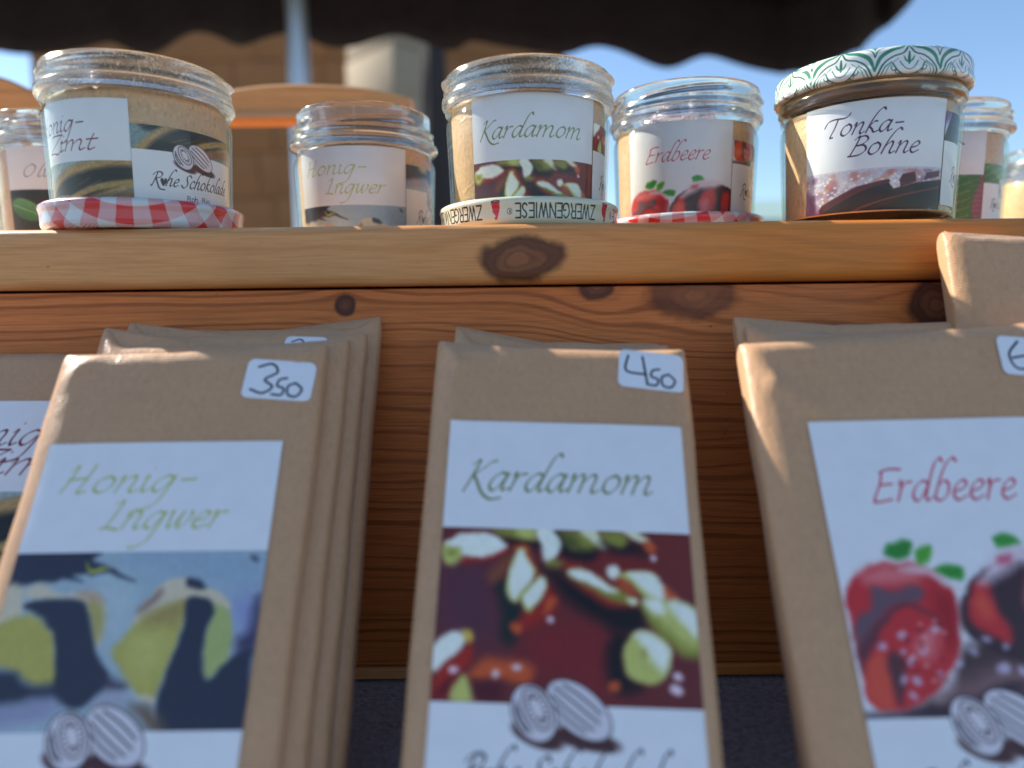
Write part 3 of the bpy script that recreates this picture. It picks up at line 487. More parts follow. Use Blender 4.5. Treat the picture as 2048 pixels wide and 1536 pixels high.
def art_ogee():
    """one repeat of the green ogee and fan pattern of the white lid, v 0 at the top panel, 1 at the rim"""
    a = Art(256, 1.0, (236, 238, 234)); g = (70, 140, 104); gd = (58, 112, 88)
    for sx in (1, -1):
        X = lambda x: .5+sx*x
        a.stroke([(X(.5), .1), (X(.42), .3), (X(.24), .38), (X(.08), .52), (X(.0), .78)], .075, g, taper=True); a.stroke([(X(.5), .28), (X(.42), .45), (X(.26), .52), (X(.12), .66), (X(.02), .95)], .03, gd)
        a.stroke([(X(.5), .02), (X(.38), .2), (X(.2), .26), (X(.05), .36), (X(.0), .5)], .02, gd); a.stroke([(X(.3), .0), (X(.16), .12), (X(.04), .2), (X(.0), .34)], .05, g, taper=True)
        for q in range(5): a.ell(X(.04+q*.05), .3-q*.055, .012, .012, 0, gd)
        a.stroke([(X(.24), .62), (X(.14), .74), (X(.07), .98)], .018, gd); a.stroke([(X(.34), .56), (X(.2), .72), (X(.13), .98)], .012, g)
        for q in (0, 1, 2, 3): a.stroke([(X(.5-.0), .92+.0*q), (X(.42), .9), (X(.32), .8), (X(.26), .66)], .022, gd)
        for q in range(4): x, y = .46-q*.065, .99-q*.075; a.stroke([(X(x+.04), y), (X(x+.01), y+.05), (X(x-.03), y), (X(x-.02), y-.05)], .016, gd)
        a.stroke([(X(.5), .8), (X(.43), .76), (X(.36), .62)], .016, gd)
        a.stroke([(X(.5), .44), (X(.49), .58), (X(.5), .68)], .024, gd); a.stroke([(X(.5), .66), (X(.45), .6), (X(.42), .52)], .03, g, taper=True)
    return a
# ------------------------------------------------------------------ object helpers
COL = sc.collection
def mesh_obj(name, V, Fc, mat, parent=None, uv=None, smooth=True, mats=None, midx=None):
    me = bpy.data.meshes.new(name); me.from_pydata([tuple(v) for v in V], [], [tuple(f) for f in Fc])
    for m in (mats or [mat]): me.materials.append(m)
    if midx is not None: me.polygons.foreach_set('material_index', midx)
    if uv is not None:
        l = me.uv_layers.new(name='UVMap'); idx = np.empty(len(me.loops), np.int32); me.loops.foreach_get('vertex_index', idx)
        l.data.foreach_set('uv', np.asarray(uv, np.float32)[idx].ravel())
    me.update()
    if smooth is True: me.polygons.foreach_set('use_smooth', [True]*len(me.polygons))
    o = bpy.data.objects.new(name, me); COL.objects.link(o)
    if smooth == 'auto':
        me.polygons.foreach_set('use_smooth', [True]*len(me.polygons)); me.set_sharp_from_angle(angle=math.radians(38))
    if parent is not None: o.parent = parent
    return o
def tag(o, label, category, group=None, kind=None):
    o['label'] = label; o['category'] = category
    if group: o['group'] = group
    if kind: o['kind'] = kind
    return o
def empty(name, loc, label, category, group=None, rot=(0, 0, 0)):
    o = bpy.data.objects.new(name, None); o.empty_display_size = .02; COL.objects.link(o); o.location = loc; o.rotation_euler = rot
    return tag(o, label, category, group)
def structure(o): o['kind'] = 'structure'; return o
def bev_box(name, x0, x1, y0, y1, z0, z1, mat, parent=None, bev=.002, seg=2, rough=0., seed=0, cuts=0):
    bm = bmesh.new(); bmesh.ops.create_cube(bm, size=1)
    for v in bm.verts: v.co = Vector((x0+(v.co.x+.5)*(x1-x0), y0+(v.co.y+.5)*(y1-y0), z0+(v.co.z+.5)*(z1-z0)))
    if bev: bmesh.ops.bevel(bm, geom=bm.edges[:], offset=bev, segments=seg, profile=.5, affect='EDGES')
    if rough:
        for v in bm.verts: v.co += Vector((noise.noise(v.co*3+Vector((seed, 0, 0))), noise.noise(v.co*3+Vector((0, seed, 0))), noise.noise(v.co*3+Vector((0, 0, seed)))))*rough
    me = bpy.data.meshes.new(name); bm.to_mesh(me); bm.free(); me.materials.append(mat)
    me.polygons.foreach_set('use_smooth', [True]*len(me.polygons)); me.set_sharp_from_angle(angle=math.radians(40))
    o = bpy.data.objects.new(name, me); COL.objects.link(o)
    if parent is not None: o.parent = parent
    return o
def tube(name, pts, r, mat, parent=None, seg=16):
    V, Fc = [], []
    for i, p in enumerate(pts):
        d = (Vector(pts[min(i+1, len(pts)-1)])-Vector(pts[max(i-1, 0)])).normalized(); a = d.orthogonal().normalized(); b = d.cross(a)
        rr = r[i] if isinstance(r, (list, tuple)) else r
        for k in range(seg): t = 2*math.pi*k/seg; V.append(Vector(p)+(a*math.cos(t)+b*math.sin(t))*rr)
    for i in range(len(pts)-1):
        for k in range(seg): k2 = (k+1) % seg; Fc.append((i*seg+k, i*seg+k2, (i+1)*seg+k2, (i+1)*seg+k))
    Fc.append(tuple(range(seg))[::-1]); Fc.append(tuple((len(pts)-1)*seg+k for k in range(seg)))
    return mesh_obj(name, V, Fc, mat, parent, smooth='auto')
def sheet(name, fn, us, vs, mat, parent=None, thick=0., uvf=None):
    """grid fn(u, v) -> point; thick closes it into a thin solid along the grid's normal"""
    n, m = len(us), len(vs); V = [Vector(fn(u, v)) for v in vs for u in us]; Fc = [(j*n+i, j*n+i+1, (j+1)*n+i+1, (j+1)*n+i) for j in range(m-1) for i in range(n-1)]
    uv = [uvf(u, v) for v in vs for u in us] if uvf else None
    if thick:
        N = [Vector() for _ in V]
        for f in Fc:
            q = (V[f[1]]-V[f[0]]).cross(V[f[3]]-V[f[0]])
            for i in f: N[i] += q
        k = len(V); V = V+[v-nn.normalized()*thick for v, nn in zip(V, N)]; Fc = Fc+[tuple(i+k for i in f[::-1]) for f in Fc]
        ed = [i for i in range(n)]+[j*n+n-1 for j in range(1, m)]+[(m-1)*n+i for i in range(n-2, -1, -1)]+[j*n for j in range(m-2, 0, -1)]
        for a, b in zip(ed, ed[1:]+ed[:1]): Fc.append((b, a, a+k, b+k))
        if uv: uv = uv+uv
    return mesh_obj(name, V, Fc, mat, parent, uv=uv)
def lathe(prof, seg=128, disp=None):
    V, Fc = [], []
    for (r, z) in prof:
        for k in range(seg):
            t = 2*math.pi*k/seg; rr = r+(disp(t, r, z) if disp else 0); V.append((rr*math.sin(t), -rr*math.cos(t), z))
    for i in range(len(prof)-1):
        for k in range(seg): k2 = (k+1) % seg; Fc.append((i*seg+k, i*seg+k2, (i+1)*seg+k2, (i+1)*seg+k))
    return V, Fc
def lin(a, b, n): return [a+(b-a)*i/(n-1) for i in range(n)]
def arc(cx, cz, r, a0, a1, n): return [(cx+r*math.cos(math.radians(a)), cz+r*math.sin(math.radians(a))) for a in lin(a0, a1, n)]

# ------------------------------------------------------------------ material instances
M_STONE = plain('sandstone', (.36, .165, .062), .9, 0, .3, 3, .4); M_MORTAR = plain('mortar', (.3, .135, .052), .95, 0, .2, 6); M_PALE = plain('pale_limestone', (.36, .29, .2), .9, 0, .2, 4, .3)
M_BLACKFAB = plain('black_awning_cloth', (.045, .038, .036), .9, 0, .3, 40, .3); M_STEEL = plain('galvanised_steel', (.52, .55, .58), .38, .85, .1, 25)
M_GROUND = plain('paving', (.16, .145, .13), .9, 0, .25, 3, .3); M_GREENROOF = plain('verdigris_roof', (.3, .43, .4), .7, 0, .2, 2); M_RENDER = plain('pale_render', (.5, .5, .5), .9, 0, .1, 1)
M_WOODBACK = wood('riser_pine', [(.1, .11, .008, .004, .7)], (.72, .38, .15), (.5, .22, .07), 260, .004, .45, 0, .5)
M_TABLE = plain('table_ply', (.3, .22, .14), .7)

# ------------------------------------------------------------------ ground and far background
TZ = -.152; GZ = -1.0; SZ = .033; SY = .275      # table top, ground, shelf top, shelf front edge
structure(sheet('ground', lambda u, v: (u, v, GZ), lin(-400, 400, 3), lin(-400, 400, 3), M_GROUND))

def stone_building():
    Y = 7.0; x0, x1 = at(90, 400, Y).x, at(1130, 400, Y).x; top = 3.0
    e = empty('stone_building', ((x0+x1)/2, Y, GZ), 'brown sandstone block building standing in shade behind the parasol', 'building')
    L = lambda x: x-(x0+x1)/2
    bev_box('wall', L(x0), L(x1), .06, 5, 0, top-GZ-.05, M_MORTAR, e, 0)
    rng = random.Random(2); h = .42; z = 0.; row = 0; protos = {}
    while z < top-GZ-.1:
        x = x0-(.3 if row % 2 else 0)
        while x < x1-.02:
            wd = rng.choice((.55, .7, .85)); a, b = max(x, x0), min(x+wd, x1)
            if b-a > .05 and (row < 12):
                key = round(b-a, 3)
                if key not in protos: protos[key] = bev_box('stone_block', -(b-a)/2+.003, (b-a)/2-.003, -.06, .058, .003, h-.003, M_STONE, None, .01, 2); o = protos[key]
                else: o = protos[key].copy(); COL.objects.link(o)
                o.parent = e; o.location = (L((a+b)/2), rng.uniform(-.012, .004), z)
            x += wd
        z += h; row += 1
    bev_box('cornice', L(x0)-.1, L(x1)+.1, -.2, .2, top-GZ-.05, top-GZ+.25, M_STONE, e, .03)
stone_building()
def corner_pillar():
    Y = 5.2; p = at(792, 300, Y); s = .31; s2 = .6
    e = empty('stone_pillar', (p.x, Y, GZ), 'pale limestone pillar catching sunlight on its left face', 'pillar', rot=(0, 0, math.radians(45)))
    z = 0; i = 0
    while z < 4.2:
        bev_box('stone_block', -.012*(i % 2), s, 0-.012*(i % 2), s2, z+.004, z+.476, M_PALE, e, .012); z += .48; i += 1
    bev_box('base', -.06, s+.06, -.06, s2+.06, -.001, .12, M_PALE, e, .015).location.z = 0
corner_pillar()
def folded_parasol():
    Y = 4.0; p = at(872, 300, Y)
    e = empty('folded_parasol', (p.x, Y, GZ), 'tall folded black parasol standing in front of the pillar', 'parasol')
    V, Fc = lathe([(.02, .55), (.085, .6), (.1, .9), (.092, 1.5), (.075, 2.1), (.05, 2.5), (.012, 2.62), (0.001, 2.63)], 40, lambda t, r, z: .16*r*math.sin(8*t+z*2))
    mesh_obj('folded_canopy', V, Fc, M_BLACKFAB, e); tube('pole', [(0, 0, .02), (0, 0, 2.68)], .022, M_STEEL, e)
    bev_box('foot', -.25, .25, -.25, .25, 0, .06, M_STEEL, e, .01)
    tube('tie_strap', [(.101*math.sin(t), -.101*math.cos(t), 1.35) for t in lin(0, 6.28, 20)], .006, M_STEEL, e, 8)
folded_parasol()
def green_roof_house():
    Y = 42.; a, b = at(1495, 380, Y), at(2180, 380, Y)
    e = empty('green_roof_house', ((a.x+b.x)/2, Y, GZ), 'distant pale house with verdigris green roof low against the sky', 'house')
    hw = (b.x-a.x)/2; zr = at(1535, 379, Y).z-GZ; ze = at(1535, 440, Y).z-GZ
    bev_box('wall', -hw+.4, hw-.4, .4, 9.6, 0, ze, M_RENDER, e, 0)
    mesh_obj('roof', [(-hw, 0, ze), (hw, 0, ze), (hw, 10, ze), (-hw, 10, ze), (-hw+1.2, 4, zr), (hw-1.2, 4, zr), (hw-1.2, 6, zr), (-hw+1.2, 6, zr)], [(0, 1, 5, 4), (1, 2, 6, 5), (2, 3, 7, 6), (3, 0, 4, 7), (4, 5, 6, 7), (3, 2, 1, 0)], M_GREENROOF, e, smooth=False)
    for i in range(7):
        x = -hw+1.8+i*(2*hw-3.6)/6; f = bev_box('window', x-.5, x+.5, .34, .42, 1.6, 3.2, M_PALE, e, .02); g = bev_box('pane', x-.4, x+.4, .33, .36, 1.7, 3.1, plain('dark_pane', (.03, .04, .05), .1) if i == 0 else bpy.data.materials['dark_pane'], f, 0)
green_roof_house()

# ------------------------------------------------------------------ black market parasol over the stall
def parasol():
    ZL = .60; PX, PY = at(600, 200, 1.42).x, 1.42
    e = empty('market_parasol', (PX, PY, GZ), 'open black market parasol with scalloped valance and grey steel pole', 'parasol')
    D = Vector((-PX, -PY, -GZ))
    # far valance: its low points stand level; plan follows the sagging cloth
    low = [(-420, 150), (-190, 118), (60, 112), (290, 106), (490, 93), (660, 94), (905, 98), (1110, 112), (1330, 133), (1562, 150)]
    high = [(-300, 96), (-60, 92), (205, 86), (405, 66), (575, 62), (790, 74), (965, 82), (1192, 93), (1425, 115)]
    pts = []
    for i, p in enumerate(low):
        pts.append(p)
        if i < len(high): pts.append(high[i])
    pl = []
    for (px, py) in pts:
        yl = np.interp(px, [p[0] for p in low], [p[1] for p in low]); d = ray(px, yl); Y = d.y*(ZL/d.z); q = at(px, py, Y); pl.append(q)
    cr = pl[-1]; side = []
    sidep = [(1625, 140, ), (1690, 112), (1722, 98), (1740, 76), (1782, 46), (1815, 8), (1842, -40), (1880, -90)]
    for (px, py) in sidep: d = ray(px, py); side.append(d*((ZL+.015*math.sin(px*.05))/d.z))
    line = cat([tuple(p) for p in pl], False, 8); line = np.concatenate([line, cat([tuple(cr)]+[tuple(p) for p in side], False, 6)[1:]])
    e0, e1 = Vector(line[-1]), Vector(line[0])
    near = [(e0.x+(e1.x-e0.x)*k/60, 1.2, ZL+.025+.025*math.cos(k*1.05)) for k in range(61)]+[(e1.x, 1.2+(e1.y-1.2)*k/16, ZL+.025+.025*math.cos(k*1.05)) for k in range(1, 17)]
    line = np.concatenate([line, np.array(near)])
    N = len(line); TOP = .80
    def fn(u, v):
        i = int(round(u)); b = Vector(line[i]); z = b.z+(TOP-b.z)*v
        return Vector((b.x, b.y+.012*math.sin(i*.55)*(1-v), z))+D
    sheet('valance', fn, list(range(N)), lin(0, 1, 6), M_BLACKFAB, e, .0025)
    # hem piping along the scallops
    far = [Vector(p) for p in line]; nfar = N-77; nearY = 1.2; xr = far[nfar].x; xl = far[0].x; apex = Vector((PX, PY, 1.05))
    ring = [Vector((p.x, p.y, TOP)) for p in far[::4]]
    V = [apex+D]+[p+D for p in ring]; k = len(V); V += [v+Vector((0, 0, .004)) for v in V]; n = len(ring); Fc = []
    for i in range(n):
        j = (i+1) % n; Fc.append((0, 1+j, 1+i)); Fc.append((k, k+1+i, k+1+j)); Fc.append((1+i, 1+j, k+1+j, k+1+i))
    mesh_obj('canopy', V, Fc, M_BLACKFAB, e, smooth=False)
    tube('pole', [(0, 0, .02), (0, 0, 2.1)], .0205, M_STEEL, e, 24)
    bev_box('foot', -.3, .3, -.3, .3, 0, .05, M_STEEL, e, .012)
    hub = Vector((PX, PY, .98))
    for q in (Vector((.72, 1.6, .79)), Vector((xr-.05, 1.3, .79)), Vector((xl+.1, 1.6, .79)), Vector((xl+.1, 1.3, .79)), Vector((PX, 1.62, .79)), Vector((PX, 1.25, .79))):
        tube('rib', [hub+D, q+D], .009, M_STEEL, e, 10)
parasol()

# ------------------------------------------------------------------ stall table, cloth, wooden step, riser
t_ = empty('market_table', (0, .45, GZ), 'plain trestle market table under the grey cloth', 'table')
bev_box('tabletop', -1.1, 1.1, -.42, .6, TZ-GZ-.034, TZ-GZ-.004, M_TABLE, t_, .003)
for sx in (-1, 1):
    for sy in (-.34, .52): bev_box('leg', sx*1.0-.03, sx*1.0+.03, sy-.03, sy+.03, 0, TZ-GZ-.034, M_TABLE, t_, .003)
m, t, out = newmat('grey_felt'); co = objco(t); n = tex_noise(t, co, 420., 4, .7).outputs[0]; n2 = tex_noise(t, scaled(t, co, (30, 30, 30)), 1., 4).outputs[0]; vv = nd(t, 'TexVoronoi', {'Vector': co, 'Scale': 700.}).outputs[0]
c = mixc(t, ramp(t, n, [(.35, 0.), (.75, 1.)]), (.2, .2, .22), (.72, .72, .78)); c = mixc(t, n2, c, (.32, .32, .34)); c = mixc(t, ramp(t, vv, [(.0, 1.), (.16, 0.)]), c, (.75, .75, .78))
principled(t, out, c, .95, 0., bump(t, n, .8, .002)); M_FELT = m
def cloth_full():
    us = lin(-1.12, 1.12, 60); vs = lin(.015, 1.065, 40); e = None
    def fn(u, v): return (u, v, TZ+.0005*noise.noise(Vector((u*12, v*12, 0))))
    V = []; Fc = []
    rows = []
    drop = [(0, 0), (.004, -.012), (.008, -.1), (.012, -.3), (.016, -.55)]
    loop = [(u, vs[0], 0, -1) for u in us]+[(us[-1], v, 1, 0) for v in vs[1:]]+[(u, vs[-1], 0, 1) for u in us[-2::-1]]+[(us[0], v, -1, 0) for v in vs[-2:0:-1]]
    n = len(us)
    for v in vs:
        for u in us: V.append(fn(u, v))
    for j in range(len(vs)-1):
        for i in range(n-1): Fc.append((j*n+i, j*n+i+1, (j+1)*n+i+1, (j+1)*n+i))
    base = len(V); Lp = len(loop)
    for k, (off, dz) in enumerate(drop):
        for i, (x, y, nx, ny) in enumerate(loop):
            wv = .02*math.sin(i*.7)*(-dz)*1.2
            V.append((x+nx*(off+wv), y+ny*(off+wv), TZ+dz))
    for k in range(len(drop)-1):
        for i in range(Lp): j = (i+1) % Lp; Fc.append((base+k*Lp+i, base+k*Lp+j, base+(k+1)*Lp+j, base+(k+1)*Lp+i))
    return tag(mesh_obj('table_cloth', V, Fc, M_FELT), 'dark grey felted cloth draped over the stall table', 'table cloth')
cloth_full()

K1 = [(at(1042, 516, SY).x, at(1042, 516, SY).z, .0172, .0096, .95), (.33, .02, .01, .007, .8), (-.31, .018, .008, .006, .8)]
YB = .2785
K2 = [(at(690, 612, YB).x, at(690, 612, YB).z, .0042, .0044, .95), (at(1195, 580, YB).x, at(1195, 572, YB).z, .0072, .0058, .92), (at(1385, 592, YB).x, at(1385, 590, YB).z, .0185, .0095, .72), (at(1880, 612, YB).x, at(1880, 612, YB).z, .014, .0095, .97), (-.3, -.06, .012, .008, .9)]
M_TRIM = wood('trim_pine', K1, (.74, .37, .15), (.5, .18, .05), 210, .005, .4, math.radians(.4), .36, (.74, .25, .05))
M_BOARD = wood('board_pine', K2, (.72, .215, .055), (.2, .045, .012), 430, .0042, .55, math.radians(1.5), .45)
step = empty('wooden_step', (0, SY, TZ), 'orange pine step of planks with dark knots, jars standing on it', 'display step')
sl = Vector((0, SY, TZ))
def plank(name, x0, x1, y0, y1, z0, z1, mat, bev, seg=3):
    o = bev_box(name, x0, x1, y0, y1, z0, z1, mat, None, bev, seg)     # built in world metres so the grain runs on, then hung under the step
    o.parent = step; o.matrix_parent_inverse = Matrix.Translation(-sl); return o
plank('top_board', -.62, .62, SY, .395, .0097, SZ, M_TRIM, .0048, 5)
plank('top_board', -.62, .62, .3965, .515, .0097, SZ-.0004, M_TRIM, .003)
plank('top_board', -.62, .62, .5165, .62, .0097, SZ-.0002, M_TRIM, .003)
plank('front_board', -.615, .615, YB, .297, -.1455, .0088, M_BOARD, .0012, 2)
plank('lit_bevel_strip', -.615, .615, YB-.0012, .297, TZ+.0012, -.1458, M_TRIM, .001)  # added lighter wood standing in for light caught by the board's lower bevel
plank('back_board', -.615, .615, .598, .615, TZ+.001, .0092, M_BOARD, .0012)
for sx in (-1, 1): plank('side_board', sx*.606-.009, sx*.606+.009, .2975, .5975, TZ+.001, .0093, M_BOARD, .0012)

def riser():
    Y = .53; e = empty('wooden_riser', (0, Y, SZ), 'pale orange wooden rack with wavy top rail behind the jars', 'rack')
    top = [(-260, 150), (-120, 132), (0, 153), (75, 185), (170, 214), (270, 215), (370, 200), (460, 178), (540, 168), (620, 167), (710, 172), (780, 184), (822, 194)]
    T = cat([tuple(at(px, py, Y)) for px, py in top], False, 6); zb = at(520, 240, Y).z-SZ; x1 = T[-1][0]
    bot = lambda x: zb
    us = range(len(T)); V = []; Fc = []
    for i in us:
        x, _, z = T[i]; z -= SZ
        for (y, zz) in ((0, zb), (-.001, zb+.003), (0, z-.002), (.002, z), (.018, z), (.02, z-.002), (.02, zb)): V.append((x, y, zz))
    k = 7
    for i in range(len(T)-1):
        for j in range(k): a = i*k+j; b = i*k+(j+1) % k; Fc.append((a, b, b+k, a+k))
    Fc.append(tuple(range(k))[::-1]); Fc.append(tuple((len(T)-1)*k+j for j in range(k)))
    mesh_obj('top_rail', V, Fc, M_WOODBACK, e, smooth='auto')
    bev_box('edge_strip', T[0][0], x1-.004, -.004, -.0012, zb, zb+.005, M_EDGE, e, .001)
    for px in (-60, 722): x = at(px, 300, Y).x; bev_box('leg', x-.02, x+.02, .001, .019, 0, zb+.0005, M_WOODBACK, e, .002)
    a = at(724, 190, Y-.02).x; b = at(836, 190, Y-.02).x; z1 = at(780, 183, Y-.02).z-SZ; bev_box('sign_holder', a, b, -.008, -.005, z1-.009, z1, M_CLEAR, e, .0005)
M_EDGE = plain('raw_wood_edge', (.5, .3, .15), .6, 0, .2, 60)
M_CLEAR = glass_wall('clear_acrylic')
riser()

# ------------------------------------------------------------------ prints
ART = {k: f() for k, f in dict(cardamom=art_cardamom, ginger=art_ginger, strawberry=art_strawberry, cinnamon=art_cinnamon, tonka=art_tonka, olive=art_olive, mint=art_mint).items()}
PRINT = {k: printed('print_'+k, v, .42, 'EXTEND') for k, v in ART.items()}
PRICE = {d: printed('price_%d' % d, art_price(d), .4) for d in (3, 4, 6)}
M_WHITE = plain('white_card', (.8, .8, .82), .5, 0, .04, 60)
M_KRAFT = kraft('kraft_paper', (.66, .38, .2), True, .22); M_KRAFTJ = kraft('kraft_paper_sleeve', (.74, .47, .24), False, .5)

# ------------------------------------------------------------------ jars
M_WALL = glass_wall('jar_glass'); M_NECK = glass_neck('neck_glass'); M_NECKW = glass_neck('neck_glass_dusty', .8, (.98, .965, .9), .3); M_NECKB = glass_neck('neck_glass_tinted', 0., (.95, .9, .78), .4)
M_GING = gingham('gingham_tin'); M_LIDTEXT = printed('cream_tin', art_lidtext(), .3, 'REPEAT', .4); M_OGEE = printed('ogee_tin', art_ogee(), .28, 'REPEAT', .5)
M_TININ = plain('tin_inside', (.62, .56, .42), .35, .3, .06, 40); M_GOLD = plain('lacquered_tin', (.34, .2, .09), .3, .7, .1, 40)

def lid(name, R, h, mat, style, parent=None, turn=0.):
    """twist-off lid, standing right way up from z 0 (curled rim) to h (panel)"""
    prof = [(R-.0045, .0016), (R-.0032, .0002), (R-.0014, .0), (R-.0002, .0008), (R, .0022), (R-.0004, .0034)]
    prof += [(R-.0006, z) for z in lin(.0045, h-.0035, 5)]; prof += arc(R-.0036, h-.0032, .0030, 0, 85, 6); prof += [(R-.006, h-.0004), (R-.0075, h-.0009), (R*.5, h-.0009), (.0003, h-.0008)]
    ins = [(.0003, h-.0016), (R*.5, h-.0017), (R-.006, h-.0016), (R-.0024, h-.004), (R-.0022, .003), (R-.0045, .0016)]
    seg = 144; nout = len(prof); V, Fc = lathe(prof+ins, seg)
    s = [0]; P_ = prof+ins
    for a, b in zip(P_, P_[1:]): s.append(s[-1]+math.hypot(a[0]-b[0], a[1]-b[1]))
    uv = []; Lsk = s[nout-4]
    for i in range(len(P_)):
        for k in range(seg):
            th = 2*math.pi*k/seg+turn
            if style == 'gingham': rr = max(R+(h*1.0-P_[i][1]) if i < nout-4 else P_[i][0], 0); uv.append((rr*math.sin(th)/.0135, rr*math.cos(th)/.0135))
            elif style == 'text': uv.append((-5*th/(2*math.pi), min(max(1-(P_[i][1]-.0)/(h*1.02), 0), 1)))
            else: uv.append((10*th/(2*math.pi), min(max((s[i]-s[1])/(Lsk-s[1]+.001), 0), 1)))
    midx = [0 if f[0] < (nout-1)*seg else 1 for f in Fc]
    me = mesh_obj(name, V, Fc, None, parent, uv=uv, mats=[mat, M_TININ], midx=midx)
    l = me.data.uv_layers[0].data; span = 5 if style == 'text' else 10
    if style != 'gingham':
        for p in me.data.polygons:
            us = [l[i].uv[0] for i in p.loop_indices]
            if max(us)-min(us) > span*.5:
                for i in p.loop_indices:
                    if l[i].uv[0] < max(us)-span*.5: l[i].uv[0] += span
    return me

def jar(label, X, Y, zbase, H, rb, rr, bz, br, ptop, neck, flavour, px, y2, dust=0, group='open jars along the step', lidh=0, nolabel=False, phase=0.):
    """tapered twist-off jar. rb body radius, rr neck radius, bz/br bead height and radius, ptop height of the paper;
    px = (left, right, row, top row) of the front label in the photograph; y2 = (x, row) where the side label's picture meets its foot"""
    e = empty('glass_jar', (X, Y, zbase), label, 'jar', group)
    rbot = rb*.962; z1 = bz-.0052
    out = [(.001, .0012), (rbot*.6, .0012), (rbot-.006, .0003)]+arc(rbot-.0034, .0034, .0034, -80, 0, 6)+[(rbot+(rb-rbot)*(i/5)**1.3, .0034+(z1-.0055-.0034)*i/5) for i in range(1, 6)]
    out += [(rb-.0002, z1-.0035), (rb-.0009, z1-.0018), (rb-.0016, z1-.0004), (rr+.0002, z1+.0012)]
    nb = len(out)
    zs = lin(z1+.002, H-.0014, 44)
    def nr(z): return rr+(br-rr)*math.exp(-((z-bz)/.0021)**4)+(br-rr)*.45*math.exp(-((z-bz-.0046)/.0014)**2)
    out += [(nr(z), z) for z in zs]+arc(rr-.0014, H-.0014, .0014, 20, 160, 7)
    ri = rr-.0028; inn = [(ri, H-.003), (ri, z1+.004), (rb-.0009, z1-.004), (rbot-.0009, .006), (rbot-.006, .0036), (.001, .0034)]
    def disp(t, r, z):
        if z < bz+.004 or z > H-.001 or r < rr-.0002: return 0
        d = 0
        for q in range(4):
            a = (t-q*math.pi/2-.4-phase) % (2*math.pi)
            if a < 1.25: u = a/1.25; zc = bz+.0066+.0028*u; d += .0017*math.exp(-((z-zc)/.0011)**2)*min(1, 7*u, 7*(1-u))
        return d
    V, Fc = lathe(out+inn, 112, disp); no = len(out); midx = []
    for f in Fc:
        r = f[0]//112; midx.append(0 if (r < nb-1 or r >= no+1) else 1)
    mesh_obj('glass_body', V, Fc, None, e, mats=[M_WALL, neck], midx=midx)
    # paper sleeve inside the glass, a slightly uneven torn-folded top edge
    rp = lambda z: (rbot+(rb-rbot)*(max(z, 0)/z1)**1.3)-.0022
    us = lin(0, 2*math.pi, 97); vs = [0, .02, .06, .3, .6, .9, .97, 1]; sd_ = sum(map(ord, label)) % 97
    def pf(u, v):
        top = ptop+.0007*math.sin(u*2+sd_)+.0005*noise.noise(Vector((math.sin(u)*3, math.cos(u)*3, sd_))); z = .0046+(top-.0046)*v
        r = rp(z)-(.0004 if v > .95 else 0)+.00012*noise.noise(Vector((u*3, z*200, sd_))); return (r*math.sin(u), -r*math.cos(u), z)
    sheet('paper_sleeve', pf, us, vs, M_KRAFTJ, e, .0004)
    V2, F2 = lathe([(.0005, ptop-.004), (rp(ptop)*.6, ptop-.0035), (rp(ptop)-.0012, ptop-.0045), (rp(ptop)-.002, ptop-.02), (.0005, ptop-.021)], 48); mesh_obj('folded_paper_top', V2, F2, M_KRAFTJ, e)
    if nolabel: return e
    pl, pr, prow, ptoprow = px; r0 = rp(ptop*.6)
    aR = on_cyl(pr, prow, X, Y, r0)[0]; aL = on_cyl(pl, prow, X, Y, r0)[0] if pl else aR-1.46
    zt = min(on_cyl((pl+pr)/2 if pl else pr-60, ptoprow, X, Y, r0)[1]-zbase, ptop-.0006); wd = r0*(aR-aL)
    def label(nm, a0, a1, ztop, vtop, off, gap=0.):
        n = 30
        def lf(u, v): r = rp(v)+off+.00008*noise.noise(Vector((u*2, v*150, sd_+3))); return (r*math.sin(u), -r*math.cos(u), v)
        zb = max(.0052, ztop-(ASP-vtop)*wd)
        return sheet(nm, lf, lin(a0, a1, n), lin(ztop, zb, 10), PRINT[flavour], e, 0, lambda u, v: ((u-a0)/(aR-aL), 1-(vtop+(ztop-v)/wd)/ASP))
    label('front_label', aL, aR, zt, 0., .00034)
    if y2:
        z2 = on_cyl(y2[0], y2[1], X, Y, r0)[1]-zbase; hpic = y2[2]*wd
        label('side_label', aR+.004, aR+(aR-aL), z2+hpic, PB-y2[2], .0006)
    return e

R = .036; LH = .0112                      # neck radius of the common jar, height of the tin lids under some jars
zL = SZ+.0020                             # a jar standing in an upturned lid
G_OPEN = 'open labelled jars on the wooden step'
jar('open jar with Honig-Zimt label standing in a red gingham lid', -.1564, .3111, zL, .0642, .0362, R, .0535, .0378, .0505, M_NECKW, 'cinnamon', (None, 262, 300, 196), (268, 297, .19), group=G_OPEN, phase=.5)
jar('open jar with Kardamom label standing in an upturned cream lid', .0084, .3219, zL, .0642, .0358, R, .0535, .0376, .0505, M_NECKW, 'cardamom', (947, 1183, 250, 181), (1190, 303, .2), group=G_OPEN, phase=.2)
jar('open jar with pale green Honig-Ingwer label on bare wood', -.0743, .376, SZ, .0657, .0358, .0336, .0492, .0372, .0452, M_NECK, 'ginger', (607, 810, 360, 283), (815, 378, .2), group=G_OPEN, phase=.9)
jar('open jar with Erdbeere label and crumpled clear film in its neck', .0894, .3715, zL, .0702, .0358, R, .0568, .0377, .052, M_NECK, 'strawberry', (1262, 1463, 300, 238), (1466, 327, .2), group=G_OPEN, phase=.3)
jt = jar('closed jar with Tonka-Bohne label and green patterned white lid', .1578, .3215, SZ, .0632, .0362, R, .0525, .0372, .0488, M_NECKB, 'tonka', (1615, 1884, 300, 196), (1890, 282, .2), group=None, phase=.0)
